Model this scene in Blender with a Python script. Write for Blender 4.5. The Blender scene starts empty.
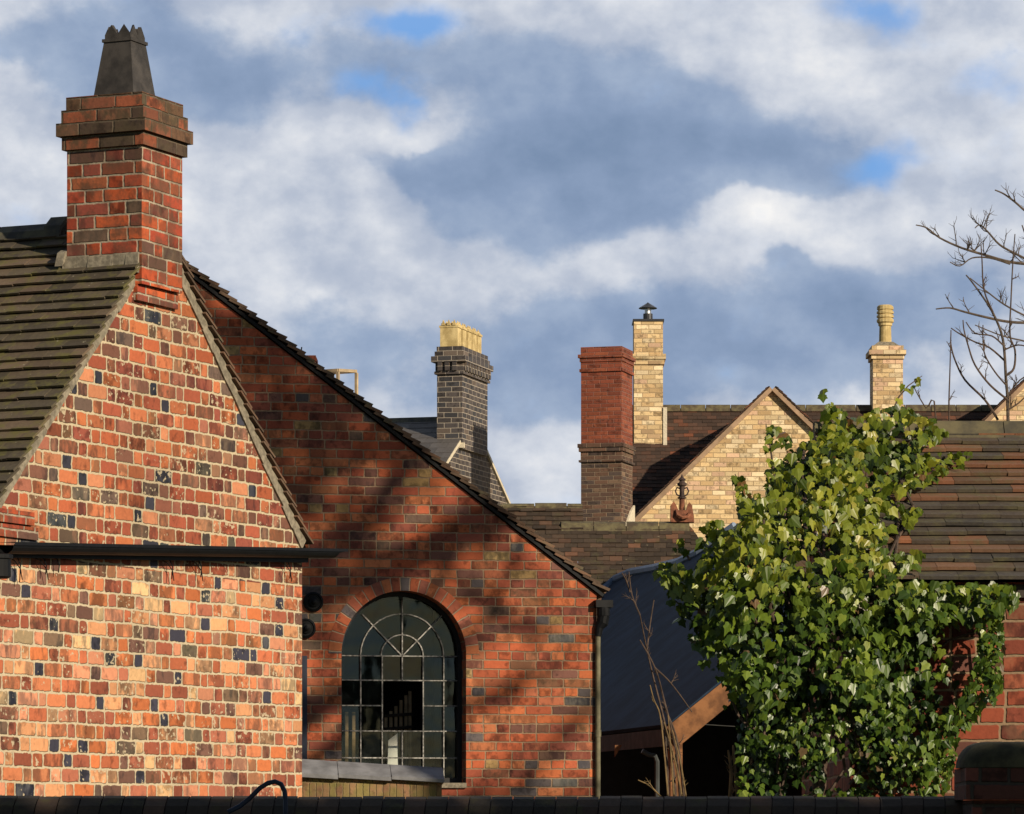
import bpy, bmesh, math, random
from mathutils import Vector, Matrix
from math import sin, cos, tan, radians as R, pi

random.seed(7)
scene = bpy.context.scene
C = scene.collection

# ------------------------------------------------------------------ camera
F, CX, HY, EYE = 4000.0, 512.0, 820.0, 1.6      # focal length in pixels, principal column, horizon row, eye height
cam_d = bpy.data.cameras.new('camera')
cam = bpy.data.objects.new('camera', cam_d); C.objects.link(cam)
cam.location = (0, 0, EYE); cam.rotation_euler = (R(90), 0, 0)
cam_d.sensor_width = 36.0; cam_d.lens = 36.0 * F / 1024.0
cam_d.shift_y = (HY - 407.0) / 1024.0
cam_d.clip_start = 0.1; cam_d.clip_end = 3000
scene.camera = cam

# ------------------------------------------------------------------ light
SUN_EL, SUN_AZ = R(22), R(42)                    # azimuth measured from straight behind the camera towards the right
S = Vector((sin(SUN_AZ) * cos(SUN_EL), -cos(SUN_AZ) * cos(SUN_EL), sin(SUN_EL)))
sun_d = bpy.data.lights.new('sun', 'SUN')
sun_d.energy = 5.0; sun_d.angle = R(0.5); sun_d.color = (1.0, 0.86, 0.66)
sun = bpy.data.objects.new('sun', sun_d); C.objects.link(sun)
sun.rotation_euler = S.to_track_quat('Z', 'Y').to_euler()
sun.location = S * 60

scene.view_settings.view_transform = 'Standard'
scene.view_settings.look = 'None'
scene.view_settings.exposure = 0.12
scene.view_settings.gamma = 1.0
scene.cycles.max_bounces = 6
scene.cycles.transparent_max_bounces = 8

# ------------------------------------------------------------------ node helpers
class NT:
    def __init__(s, tree):
        s.t = tree; s.n = tree.nodes; s.l = tree.links
    def put(s, sock, v):
        if hasattr(v, 'is_output') or isinstance(v, bpy.types.NodeSocket): s.l.new(v, sock)
        else: sock.default_value = v
    def m(s, op, a, b=None, c=None, clamp=False):
        n = s.n.new('ShaderNodeMath'); n.operation = op; n.use_clamp = clamp
        for i, v in enumerate((a, b, c)):
            if v is not None: s.put(n.inputs[i], v)
        return n.outputs[0]
    def vm(s, op, a, b=None, scale=None):
        n = s.n.new('ShaderNodeVectorMath'); n.operation = op
        s.put(n.inputs[0], a)
        if b is not None: s.put(n.inputs[1], b)
        if scale is not None: s.put(n.inputs['Scale'], scale)
        return n.outputs[0]
    def comb(s, x, y, z=0.0):
        n = s.n.new('ShaderNodeCombineXYZ')
        for i, v in enumerate((x, y, z)): s.put(n.inputs[i], v)
        return n.outputs[0]
    def sep(s, v):
        n = s.n.new('ShaderNodeSeparateXYZ'); s.l.new(v, n.inputs[0]); return n.outputs
    def noise(s, vec, scale, detail=3.0, rough=0.55, dist=0.0):
        n = s.n.new('ShaderNodeTexNoise')
        if vec is not None: s.l.new(vec, n.inputs['Vector'])
        n.inputs['Scale'].default_value = scale; n.inputs['Detail'].default_value = detail
        n.inputs['Roughness'].default_value = rough; n.inputs['Distortion'].default_value = dist
        return n.outputs['Fac'], n.outputs['Color']
    def white(s, vec):
        n = s.n.new('ShaderNodeTexWhiteNoise'); n.noise_dimensions = '3D'
        s.l.new(vec, n.inputs['Vector']); return n.outputs['Value'], n.outputs['Color']
    def ramp(s, fac, stops, interp='LINEAR'):
        n = s.n.new('ShaderNodeValToRGB'); cr = n.color_ramp; cr.interpolation = interp
        while len(cr.elements) < len(stops): cr.elements.new(0.5)
        for e, (p, c) in zip(cr.elements, stops):
            e.position = p; e.color = (c[0], c[1], c[2], 1)
        s.put(n.inputs[0], fac); return n.outputs[0]
    def mix(s, fac, a, b, blend='MIX'):
        n = s.n.new('ShaderNodeMix'); n.data_type = 'RGBA'; n.blend_type = blend; n.clamp_factor = True
        s.put(n.inputs[0], fac)
        for i, v in ((6, a), (7, b)):
            if isinstance(v, tuple): v = (v[0], v[1], v[2], 1)
            s.put(n.inputs[i], v)
        return n.outputs[2]
    def smooth(s, v, lo, hi):
        n = s.n.new('ShaderNodeMapRange'); n.interpolation_type = 'SMOOTHSTEP'
        s.put(n.inputs[0], v); s.put(n.inputs[1], lo); s.put(n.inputs[2], hi)
        return n.outputs[0]
    def uv(s):
        n = s.n.new('ShaderNodeUVMap'); n.uv_map = 'UVMap'; return n.outputs[0]
    def obj(s):
        return s.n.new('ShaderNodeTexCoord').outputs['Object']
    def attr(s, name):
        n = s.n.new('ShaderNodeAttribute'); n.attribute_name = name; return n.outputs['Color']
    def bump(s, h, strength, dist):
        n = s.n.new('ShaderNodeBump'); n.inputs['Strength'].default_value = strength
        n.inputs['Distance'].default_value = dist; s.l.new(h, n.inputs['Height']); return n.outputs[0]

def new_mat(name):
    m = bpy.data.materials.new(name); m.use_nodes = True
    nt = NT(m.node_tree); b = m.node_tree.nodes['Principled BSDF']
    b.inputs['Roughness'].default_value = 0.85
    b.inputs['Specular IOR Level'].default_value = 0.25
    return m, nt, b

# ------------------------------------------------------------------ sky
world = bpy.data.worlds.new('World'); scene.world = world; world.use_nodes = True
def build_sky():
    w = NT(world.node_tree); bg = world.node_tree.nodes['Background']
    bg.inputs['Strength'].default_value = 0.1
    sk = w.n.new('ShaderNodeTexSky'); sk.sky_type = 'NISHITA'; sk.sun_disc = False
    sk.sun_elevation = SUN_EL
    sk.sun_rotation = pi - SUN_AZ                # compass of the sun, same direction as the lamp
    sk.air_density = 1.0; sk.dust_density = 0.4; sk.ozone_density = 2.0
    D = w.n.new('ShaderNodeTexCoord').outputs['Generated']
    x, y, z = w.sep(D)[:3]
    yy = w.m('MAXIMUM', y, 0.25)
    px, py = w.m('DIVIDE', x, yy), w.m('DIVIDE', z, yy)          # azimuth / elevation tangents: 0.1 = 400 px
    n1, c1 = w.noise(D, 16, 6, 0.55)
    wx, wy, wz = w.sep(c1)[:3]
    px = w.m('ADD', px, w.m('MULTIPLY', w.m('SUBTRACT', wx, 0.5), 0.05))
    py = w.m('ADD', py, w.m('MULTIPLY', w.m('SUBTRACT', wy, 0.5), 0.04))
    def blobs(lst):
        tot = 0.0
        for (cx, cy, rx, ry, a) in lst:
            ax = w.m('MULTIPLY', w.m('SUBTRACT', px, (cx - CX) / F), F / rx)
            ay = w.m('MULTIPLY', w.m('SUBTRACT', py, (HY - cy) / F), F / ry)
            d2 = w.m('ADD', w.m('MULTIPLY', ax, ax), w.m('MULTIPLY', ay, ay))
            g = w.m('MULTIPLY', w.m('EXPONENT', w.m('MULTIPLY', d2, -1.0)), a)
            tot = w.m('ADD', tot, g)
        return tot
    # thick grey masses lying across the brighter cumulus
    mass = blobs([(560, 205, 160, 48, .85), (560, 110, 170, 70, .62), (690, 150, 100, 55, .60), (745, 75, 90, 55, -.12), (445, 166, 85, 27, .85), (500, 30, 120, 40, .30), (830, 150, 80, 40, .45),
                  (180, 75, 170, 45, .42), (560, 385, 190, 80, .75), (400, 330, 110, 45, .30), (720, 345, 150, 50, .60), (880, 335, 110, 60, .50), (970, 300, 70, 50, .35), (785, 262, 34, 20, .60), (60, 70, 90, 28, .40), (980, 40, 60, 50, .3),
                  (345, 136, 110, 18, -.60), (300, 215, 110, 50, -.35), (735, 212, 58, 24, -.85), (850, 222, 80, 34, -.50), (650, 250, 60, 24, -.35), (555, 485, 60, 35, -.55), (20, 165, 70, 45, -.45), (960, 140, 80, 60, -.25), (560, 300, 110, 26, -.2)])
    hole = blobs([(405, 10, 48, 26, 1.0), (372, 95, 40, 24, .95), (870, 20, 58, 28, 1.0), (885, 152, 66, 26, .95), (30, 205, 60, 20, .45), (135, 20, 60, 20, .40), (640, 520, 120, 26, .5), (1000, 70, 40, 30, .35), (320, 35, 40, 30, .30)])
    def fbm(off, sc, det, rg, dist=0.0): return w.noise(w.vm('ADD', w.vm('MULTIPLY', D, (1.0, 1.0, 1.35)), off), sc, det, rg, dist)[0]
    nA = fbm((0, 0, 0), 19, 10, .58)
    nB = fbm((3.1, 1.7, .4), 27, 9, .54)
    nC = fbm((3.1 + .005, 1.7, .4 + .008), 27, 9, .54)        # the same billows seen a little towards the sun: their difference lights one side
    nD = fbm((7.0, 2.0, 5.0), 80, 8, .58)
    billow = w.m('ADD', w.m('MULTIPLY', w.m('SUBTRACT', nB, nC), 1.5), w.m('MULTIPLY', w.m('SUBTRACT', nD, .5), .42))
    mm = w.m('ADD', mass, w.m('ADD', w.m('MULTIPLY', w.m('SUBTRACT', nA, .5), 1.7), w.m('MULTIPLY', w.m('SUBTRACT', nD, .5), .45)))
    mk = w.smooth(mm, .12, .46)
    tb = w.m('ADD', w.m('ADD', .38, w.m('MULTIPLY', w.m('SUBTRACT', .25, mm), .42)), w.m('ADD', billow, w.m('MULTIPLY', w.m('SUBTRACT', nB, .5), .55)))
    white = w.ramp(tb, [(0.0, (3.4, 4.0, 5.2)), (.35, (4.5, 5.0, 6.0)), (.65, (6.3, 6.6, 7.2)), (1.0, (8.6, 8.5, 8.4))])
    td = w.m('ADD', w.m('ADD', .5, w.m('MULTIPLY', w.m('SUBTRACT', .55, mm), .40)), w.m('ADD', w.m('MULTIPLY', billow, .8), w.m('MULTIPLY', w.m('SUBTRACT', nB, .5), .5)))
    grey = w.ramp(td, [(0.0, (1.7, 2.45, 3.8)), (.4, (2.4, 3.2, 4.7)), (.7, (3.3, 4.1, 5.5)), (1.0, (4.6, 5.2, 6.3))])
    cloud = w.mix(mk, white, grey)
    h = w.m('ADD', hole, w.m('ADD', w.m('MULTIPLY', w.m('SUBTRACT', nB, .5), 1.5), w.m('MULTIPLY', w.m('SUBTRACT', nD, .5), .8)))
    hm = w.m('MULTIPLY', w.smooth(h, .15, 1.05), .92)
    sky = w.mix(0.7, sk.outputs[0], (1.1, 3.2, 7.6))           # clear air between the clouds, bluer than the horizon haze
    front = w.smooth(y, 0.3, 0.75)
    cover = w.smooth(n1, 0.46, 0.6)
    back = w.mix(w.m('MULTIPLY', cover, 0.35), w.vm('SCALE', sk.outputs[0], scale=0.5), (2.4, 2.7, 3.2))
    col = w.mix(front, back, w.mix(hm, cloud, sky))
    w.l.new(col, bg.inputs['Color'])
build_sky()

# ------------------------------------------------------------------ materials
def brick_mat(name, palette, mortar, L=0.225, H=0.075, bond='flemish', joint=0.011, wob=0.006, patch=0.0,
              interp='CONSTANT', bright=(0.78, 1.2), stain=0.25, rough=0.88, soot=None, recess=0.007, rnd=0.008, burn=0.0):
    mat, n, bs = new_mat(name)
    uv = n.uv()
    nf, nc = n.noise(uv, 22, 2, 0.5)
    lf, lc = n.noise(uv, 1.3, 2, 0.5)
    ncx, ncy, _ = n.sep(nc)[:3]; lcx, lcy, _ = n.sep(lc)[:3]
    u, v, _ = n.sep(uv)[:3]
    u = n.m('ADD', u, n.m('MULTIPLY', n.m('SUBTRACT', ncx, 0.5), wob * 2))
    v = n.m('ADD', v, n.m('MULTIPLY', n.m('SUBTRACT', ncy, 0.5), wob * 1.6))
    v = n.m('ADD', v, n.m('MULTIPLY', n.m('SUBTRACT', lcy, 0.5), 0.02))
    vr = n.m('DIVIDE', v, H); row = n.m('FLOOR', vr); fv = n.m('MULTIPLY', n.m('SUBTRACT', vr, row), H)
    rr, _ = n.white(n.comb(row, 3.7, 1.3))
    odd = n.m('FLOORED_MODULO', row, 2.0)
    rj = n.m('MULTIPLY', n.m('SUBTRACT', rr, 0.5), 0.16)
    if bond == 'flemish':
        P = L * 1.5
        up = n.m('ADD', n.m('ADD', n.m('DIVIDE', u, P), n.m('MULTIPLY', odd, 0.5)), rj)
        cell = n.m('FLOOR', up); f = n.m('MULTIPLY', n.m('SUBTRACT', up, cell), P)
        jr, _ = n.white(n.comb(cell, row, 9.1))
        Lj = n.m('ADD', L, n.m('MULTIPLY', n.m('SUBTRACT', jr, 0.5), 0.035))
        ish = n.m('GREATER_THAN', f, Lj)
        lu = n.m('SUBTRACT', f, n.m('MULTIPLY', ish, Lj))
        w = n.m('ADD', n.m('MULTIPLY', Lj, n.m('SUBTRACT', 1.0, ish)), n.m('MULTIPLY', n.m('SUBTRACT', P, Lj), ish))
        cid = n.m('ADD', n.m('MULTIPLY', cell, 2.0), ish)
    else:
        if bond == 'stretcher': hr = 0.0
        elif bond == 'english': hr = odd
        else: hr = n.m('GREATER_THAN', n.m('FLOORED_MODULO', row, 4.0), 2.5)
        P = n.m('SUBTRACT', L, n.m('MULTIPLY', hr, L * 0.5))
        up = n.m('ADD', n.m('ADD', n.m('DIVIDE', u, P), n.m('MULTIPLY', odd, 0.5)), n.m('ADD', n.m('MULTIPLY', hr, 0.5), rj))
        cell = n.m('FLOOR', up)
        lu = n.m('MULTIPLY', n.m('SUBTRACT', up, cell), P); w = P; cid = cell
    du = n.m('MINIMUM', lu, n.m('SUBTRACT', w, lu))
    dv = n.m('MINIMUM', fv, n.m('SUBTRACT', H, fv))
    d = n.m('SMOOTH_MIN', du, dv, rnd)
    jn, _ = n.noise(uv, 60, 3, 0.6)
    d = n.m('ADD', d, n.m('MULTIPLY', n.m('SUBTRACT', jn, 0.5), wob * 0.9))
    mask = n.smooth(d, joint / 2 - 0.0025, joint / 2 + 0.003)
    idv = n.comb(cid, row, 0.5)
    rv, rc = n.white(idv)
    _, r2, r3 = n.sep(rc)[:3]
    if bond == 'flemish': rv = n.m('MULTIPLY', rv, n.m('SUBTRACT', 1.0, n.m('MULTIPLY', n.m('SUBTRACT', 1.0, ish), .085)))   # burnt blue ends show mostly as headers
    col = n.ramp(rv, palette, interp)
    val = n.m('ADD', bright[0], n.m('MULTIPLY', r2, bright[1] - bright[0]))
    mot, _ = n.noise(uv, 34, 4, 0.65)
    val = n.m('MULTIPLY', val, n.m('ADD', 0.72, n.m('MULTIPLY', mot, 0.56)))
    blot, _ = n.noise(uv, 13, 3, 0.6)
    val = n.m('MULTIPLY', val, n.m('SUBTRACT', 1.0, n.m('MULTIPLY', n.smooth(n.m('ADD', blot, n.m('MULTIPLY', r3, 0.2)), 0.62, 0.78), 0.45)))
    col = n.vm('SCALE', col, scale=val)
    if burn:                                                   # over-fired faces: dark flashes across part of a brick
        bn, _ = n.noise(n.comb(n.m('MULTIPLY', u, 11.0), n.m('MULTIPLY', v, 5.0), n.m('MULTIPLY', r2, 7.0)), 1.0, 4, .65)
        _, _, r4 = n.sep(n.white(n.comb(cid, row, 4.5))[1])[:3]
        bm_ = n.smooth(n.m('ADD', bn, n.m('MULTIPLY', n.m('SUBTRACT', r4, .5), .38)), .50, .66)
        col = n.mix(n.m('MULTIPLY', bm_, burn), col, n.vm('MULTIPLY', col, n.comb(.34, .42, .52)))
        ln = n.smooth(n.m('SUBTRACT', r4, bn), .22, .42)
        col = n.mix(n.m('MULTIPLY', ln, .55), col, n.vm('ADD', n.vm('SCALE', col, scale=1.12), n.comb(.05, .055, .03)))
    mnv, _ = n.noise(uv, 40, 3, 0.6)
    mcol = n.vm('SCALE', n.comb(*mortar), scale=n.m('ADD', 0.7, n.m('MULTIPLY', mnv, 0.6)))
    if patch != 0:                                              # lime mortar and worn skin smeared over some bricks
        pn, _ = n.noise(uv, 28, 3, 0.6)
        pm = n.m('MULTIPLY', n.smooth(n.m('ADD', pn, n.m('MULTIPLY', r3, 0.22)), 0.74 - patch, 0.80 - patch * 0.6), 0.85)
        col = n.mix(pm, col, mcol)
    col = n.mix(mask, mcol, col)
    st, _ = n.noise(uv, 0.9, 4, 0.6)
    col = n.vm('SCALE', col, scale=n.m('SUBTRACT', 1.0, n.m('MULTIPLY', n.smooth(st, 0.45, 0.75), stain)))
    if soot:
        sn, _ = n.noise(uv, 7, 4, 0.65)
        col = n.mix(n.m('MULTIPLY', n.smooth(sn, 0.42, 0.62), soot[3]), col, soot[:3])
    n.l.new(col, bs.inputs['Base Color'])
    bs.inputs['Roughness'].default_value = rough
    hgt = n.m('ADD', mask, n.m('MULTIPLY', mot, 0.35))
    n.l.new(n.bump(hgt, 0.9, recess), bs.inputs['Normal'])
    return mat

def tile_mat(name, stops, moss=None, moss_amt=0.5, lichen=None, rough=0.85, scale=9):
    mat, n, bs = new_mat(name)
    a = n.attr('Col'); r, g, b = n.sep(a)[:3]
    col = n.ramp(r, stops)
    o = n.obj()
    nf, _ = n.noise(o, scale * 4, 4, 0.65)
    col = n.vm('SCALE', col, scale=n.m('MULTIPLY', n.m('ADD', 0.78, n.m('MULTIPLY', g, 0.4)), n.m('ADD', 0.65, n.m('MULTIPLY', nf, 0.7))))
    if moss:
        mf, _ = n.noise(o, scale, 5, 0.65)
        col = n.mix(n.m('MULTIPLY', n.smooth(mf, 0.60 - moss_amt * 0.25, 0.70), 0.8), col, moss)
    if lichen:
        lf, _ = n.noise(o, scale * 3.1, 3, 0.6)
        col = n.mix(n.smooth(lf, 0.68, 0.73), col, lichen)
    n.l.new(col, bs.inputs['Base Color']); bs.inputs['Roughness'].default_value = rough
    n.l.new(n.bump(nf, 0.6, 0.004), bs.inputs['Normal'])
    return mat

def plain(name, col, rough=0.7, var=0.3, scale=14, metallic=0.0, bump=0.3, col2=None, spec=0.3):
    mat, n, bs = new_mat(name)
    o = n.obj()
    nf, _ = n.noise(o, scale, 5, 0.6)
    c = n.mix(n.smooth(nf, 0.35, 0.68), tuple(v * (1 - var) for v in col), col2 or tuple(v * (1 + var) for v in col))
    n.l.new(c, bs.inputs['Base Color']); bs.inputs['Roughness'].default_value = rough
    bs.inputs['Metallic'].default_value = metallic; bs.inputs['Specular IOR Level'].default_value = spec
    if bump: n.l.new(n.bump(nf, bump, 0.004), bs.inputs['Normal'])
    return mat

RED = (.36, .090, .036)
M = {}
M['gable'] = brick_mat('gable brick', [(0, (.40, .105, .045)), (.13, (.33, .085, .045)), (.27, (.24, .065, .042)), (.38, (.47, .15, .065)),
     (.50, (.17, .075, .05)), (.60, (.50, .20, .10)), (.69, (.13, .085, .065)), (.76, (.30, .11, .07)), (.83, (.42, .13, .05)), (.895, (.042, .042, .058))],
     (.50, .41, .27), bond='flemish', L=.205, H=.082, joint=.0125, wob=.010, patch=-.035, stain=.28, burn=.8, rnd=.02, bright=(.7,1.2))
M['lower'] = brick_mat('lower brick', [(0, (.50, .17, .075)), (.12, (.42, .12, .055)), (.23, (.57, .27, .13)), (.35, (.26, .075, .042)),
     (.45, (.55, .23, .13)), (.56, (.62, .38, .19)), (.63, (.15, .075, .055)), (.70, (.47, .14, .05)), (.78, (.36, .12, .07)), (.85, (.19, .12, .075)), (.89, (.042, .040, .058))],
     (.52, .43, .29), bond='flemish', L=.205, H=.082, joint=.0125, wob=.010, patch=-.03, stain=.20, burn=.8, rnd=.02, bright=(.86,1.36))
M['stack'] = brick_mat('stack brick', [(0, (.42, .075, .028)), (.25, (.34, .06, .03)), (.45, (.48, .10, .035)), (.62, (.24, .06, .04)), (.78, (.12, .06, .045)), (.86, (.38, .08, .04))],
     (.40, .33, .24), bond='flemish', joint=.011, wob=.006, stain=.3, soot=(.09, .055, .035, .6), burn=.7)
M['crown'] = brick_mat('sooty crown brick', [(0, (.20, .07, .04)), (.3, (.13, .07, .04)), (.55, (.27, .08, .04)), (.75, (.085, .055, .04))],
     (.13, .10, .07), bond='stretcher', joint=.009, wob=.005, stain=.35, soot=(.075, .055, .032, .85), burn=.8)
M['outb'] = brick_mat('red engine-house brick', [(0, (.33, .080, .034)), (.17, (.25, .062, .034)), (.33, (.38, .105, .040)), (.46, (.19, .055, .036)), (.58, (.29, .090, .045)),
     (.68, (.13, .058, .044)), (.77, (.085, .070, .070)), (.82, (.30, .075, .035)), (.90, (.42, .14, .060)), (.97, (.30, .19, .08))],
     (.26, .175, .11), bond='garden', joint=.010, wob=.007, stain=.30, patch=0, burn=.7, rnd=.011, bright=(.85, 1.42))
M['arch'] = brick_mat('arch brick', [(0, (.35, .09, .04)), (.3, (.28, .08, .045)), (.5, (.22, .075, .05)), (.66, (.40, .13, .055)), (.94, (.11, .09, .09))],
     (.30, .22, .15), bond='stretcher', L=.078, H=.30, joint=.009, wob=.003, stain=.2)
M['cream'] = brick_mat('cream brick', [(0, (.62, .45, .24)), (.3, (.68, .52, .30)), (.5, (.54, .37, .19)), (.7, (.72, .57, .36)), (.86, (.60, .40, .26)), (.95, (.44, .30, .17))],
     (.42, .30, .17), bond='stretcher', joint=.011, wob=.004, stain=.12, H=.08)
M['redst'] = brick_mat('red stack brick', [(0, (.255, .070, .036)), (.3, (.225, .060, .033)), (.6, (.275, .080, .040)), (.85, (.21, .060, .035))],
     (.26, .13, .10), bond='stretcher', joint=.008, wob=.003, stain=.2, H=.06, L=.215)
M['brownst'] = brick_mat('brown stack brick', [(0, (.105, .062, .045)), (.4, (.14, .078, .052)), (.7, (.085, .060, .050)), (.9, (.18, .115, .075))],
     (.26, .19, .13), bond='stretcher', joint=.009, wob=.003, stain=.2, H=.062, L=.215)
M['dkstack'] = brick_mat('blue engineering brick', [(0, (.070, .060, .058)), (.4, (.095, .080, .075)), (.7, (.058, .056, .060)), (.88, (.13, .10, .08))],
     (.36, .31, .25), bond='stretcher', joint=.012, wob=.003, stain=.1, H=.08, L=.225, rough=.6)
M['garage'] = brick_mat('garage brick', [(0, (.30, .070, .035)), (.3, (.24, .055, .033)), (.55, (.33, .085, .042)), (.75, (.15, .06, .045)), (.86, (.26, .065, .038))],
     (.24, .165, .10), bond='english', joint=.011, wob=.006, stain=.3, burn=.7, bright=(.6, 1.0), rnd=.012)
M['dark_wall'] = brick_mat('dark garden brick', [(0, (.11, .042, .028)), (.4, (.15, .05, .034)), (.7, (.08, .042, .03))], (.06, .05, .036), stain=.4)
M['lowwall'] = brick_mat('mossy low wall brick', [(0, (.24, .13, .07)), (.35, (.27, .16, .08)), (.6, (.20, .12, .06)), (.8, (.24, .17, .07))],
     (.22, .16, .09), bond='stretcher', L=.052, H=.21, joint=.006, stain=.3, soot=(.16, .15, .04, .5))
M['mossy_tile'] = tile_mat('mossy plain tile', [(0, (.060, .048, .034)), (.5, (.092, .074, .050)), (1, (.13, .090, .060))], (.125, .115, .030), .55, (.30, .27, .19))
M['brown_tile'] = tile_mat('brown verge tile', [(0, (.075, .050, .034)), (.5, (.11, .070, .046)), (1, (.15, .082, .050))], (.10, .09, .05), .2)
M['garage_tile'] = tile_mat('old garage tile', [(0, (.058, .052, .046)), (.3, (.080, .062, .048)), (.55, (.115, .078, .052)), (.76, (.16, .086, .051)), (.92, (.22, .096, .052)), (1, (.29, .115, .058))], (.105, .094, .046), .6)
M['mid_tile'] = tile_mat('moss covered tile', [(0, (.040, .029, .021)), (.6, (.060, .042, .029)), (.88, (.088, .052, .034)), (1, (.15, .072, .042))], (.070, .060, .028), .28, (.20, .17, .11), scale=4)
M['main_tile'] = tile_mat('dark red tile', [(0, (.045, .030, .023)), (.6, (.070, .042, .030)), (.9, (.095, .048, .032)), (1, (.18, .065, .034))], None)
M['slate'] = tile_mat('grey slate', [(0, (.075, .068, .066)), (1, (.115, .105, .100))], None, rough=.6)
M['ridge_grey'] = plain('grey ridge tile', (.085, .08, .072), .8, .35, 10, col2=(.13, .115, .07))
M['ridge_brown'] = plain('brown ridge tile', (.10, .075, .050), .85, .35, 8, col2=(.14, .12, .06))
M['ridge_garage'] = plain('mossy garage ridge', (.085, .075, .055), .9, .3, 9, col2=(.13, .11, .06))
M['mortar'] = plain('weathered mortar', (.22, .19, .14), .95, .3, 30, bump=.8)
M['pale_mortar'] = plain('pale mortar', (.60, .53, .40), .95, .15, 30, bump=.5)
M['black_iron'] = plain('black iron', (.005, .0054, .0065), .6, .3, 20, bump=.15, spec=.2)
M['pot_grey'] = plain('grey chimney pot', (.040, .036, .034), .7, .3, 8, col2=(.062, .055, .050))
M['pot_buff'] = plain('buff clay pot', (.54, .40, .17), .7, .25, 6, col2=(.68, .53, .26))
M['terracotta'] = plain('old terracotta', (.20, .075, .040), .75, .45, 11, col2=(.27, .10, .052))
M['dark_terracotta'] = plain('sooty terracotta', (.055, .035, .03), .7, .4, 9)
M['lead'] = plain('lead capping', (.19, .19, .20), .62, .25, 6, spec=.4)
M['bar'] = plain('flaking cream glazing bar', (.26, .25, .23), .8, .6, 45)
M['frame'] = plain('black window frame', (.016, .016, .017), .6, .2, 12)
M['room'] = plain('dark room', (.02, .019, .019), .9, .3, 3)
M['board'] = plain('white board', (.78, .74, .64), .8, .06, 6)
M['wood_pale'] = plain('pale timber', (.42, .32, .20), .8, .2, 12)
M['wood_orange'] = plain('orange timber', (.17, .070, .026), .8, .4, 7, col2=(.24, .105, .04))
M['wood_dark'] = plain('dark timber', (.04, .032, .026), .85, .3, 9)
M['shade_dark'] = plain('tarred boards', (.009, .010, .010), .8, .3, 5)  # near-black colour paints in the shade inside the shed
M['tarp'] = plain('blue grey sheet', (.021, .036, .062), .85, .25, 2.2, bump=.08, spec=.08)
M['pipe_green'] = plain('weathered green pipe', (.115, .105, .060), .6, .35, 7, col2=(.17, .15, .09))
M['blue_black'] = plain('blue black paint', (.010, .018, .040), .5, .2, 8)
M['coping'] = tile_mat('dark coping brick', [(0, (.028, .023, .018)), (.6, (.046, .034, .024)), (1, (.075, .046, .032))], (.050, .046, .018), .4)
M['cap'] = plain('mossy stone cap', (.052, .046, .026), .95, .4, 12, col2=(.080, .070, .034), bump=.8)
M['bark'] = plain('grey brown bark', (.085, .065, .050), .9, .35, 30)
M['twig'] = plain('brown twig', (.075, .050, .036), .8, .3, 30)
M['cane'] = plain('dry cane', (.17, .115, .05), .8, .3, 20)
M['ground'] = plain('ground', (.10, .095, .055), .95, .35, .7, col2=(.07, .09, .035))
M['cowl'] = plain('steel cowl', (.05, .05, .055), .4, .2, 9, metallic=.5, spec=.5)
M['steel'] = plain('bright steel', (.55, .55, .56), .3, .1, 9, metallic=.9)
M['grey_pipe'] = plain('grey plastic pipe', (.045, .05, .05), .5, .2, 9)

def leaf_mat(name, stops, rough=.38):
    mat, n, bs = new_mat(name)
    r, g, b = n.sep(n.attr('Col'))[:3]
    col = n.ramp(r, stops)
    col = n.mix(g, col, n.vm('MULTIPLY', col, n.comb(.72, .90, 1.30)))
    nf, _ = n.noise(n.obj(), 60, 2, .5)
    col = n.vm('SCALE', col, scale=n.m('ADD', .7, n.m('MULTIPLY', nf, .6)))
    n.l.new(col, bs.inputs['Base Color']); bs.inputs['Roughness'].default_value = rough
    bs.inputs['Specular IOR Level'].default_value = .5
    tr = n.n.new('ShaderNodeBsdfTranslucent'); n.l.new(n.vm('SCALE', col, scale=1.3), tr.inputs[0])
    mx = n.n.new('ShaderNodeMixShader'); mx.inputs[0].default_value = .24
    n.l.new(bs.outputs[0], mx.inputs[1]); n.l.new(tr.outputs[0], mx.inputs[2])
    n.l.new(mx.outputs[0], n.n['Material Output'].inputs[0])
    return mat
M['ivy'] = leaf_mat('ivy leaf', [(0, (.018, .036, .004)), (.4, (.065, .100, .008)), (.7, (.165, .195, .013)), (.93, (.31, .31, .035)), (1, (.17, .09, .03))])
M['shade_hedge'] = leaf_mat('hedge leaf', [(0, (.03, .06, .015)), (1, (.06, .10, .025))])

def glass_mat():
    mat, n, bs = new_mat('old window glass')
    t = n.n.new('ShaderNodeBsdfTransparent'); t.inputs[0].default_value = (.80, .84, .84, 1)
    g = n.n.new('ShaderNodeBsdfGlossy'); g.inputs['Roughness'].default_value = .06; g.inputs[0].default_value = (.75, .92, 1, 1)
    nf, _ = n.noise(n.obj(), 3, 2, .5)
    n.l.new(n.bump(nf, .25, .03), g.inputs['Normal'])
    d = n.n.new('ShaderNodeBsdfDiffuse'); d.inputs[0].default_value = (.20, .22, .22, 1)
    df, _ = n.noise(n.obj(), 9, 5, .7)
    m1 = n.n.new('ShaderNodeMixShader'); m1.inputs[0].default_value = .042
    n.l.new(t.outputs[0], m1.inputs[1]); n.l.new(g.outputs[0], m1.inputs[2])
    m2 = n.n.new('ShaderNodeMixShader'); n.l.new(n.m('MULTIPLY', n.smooth(df, .45, .8), .05), m2.inputs[0])
    n.l.new(m1.outputs[0], m2.inputs[1]); n.l.new(d.outputs[0], m2.inputs[2])
    n.l.new(m2.outputs[0], n.n['Material Output'].inputs[0])
    return mat
M['glass'] = glass_mat()

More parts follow.
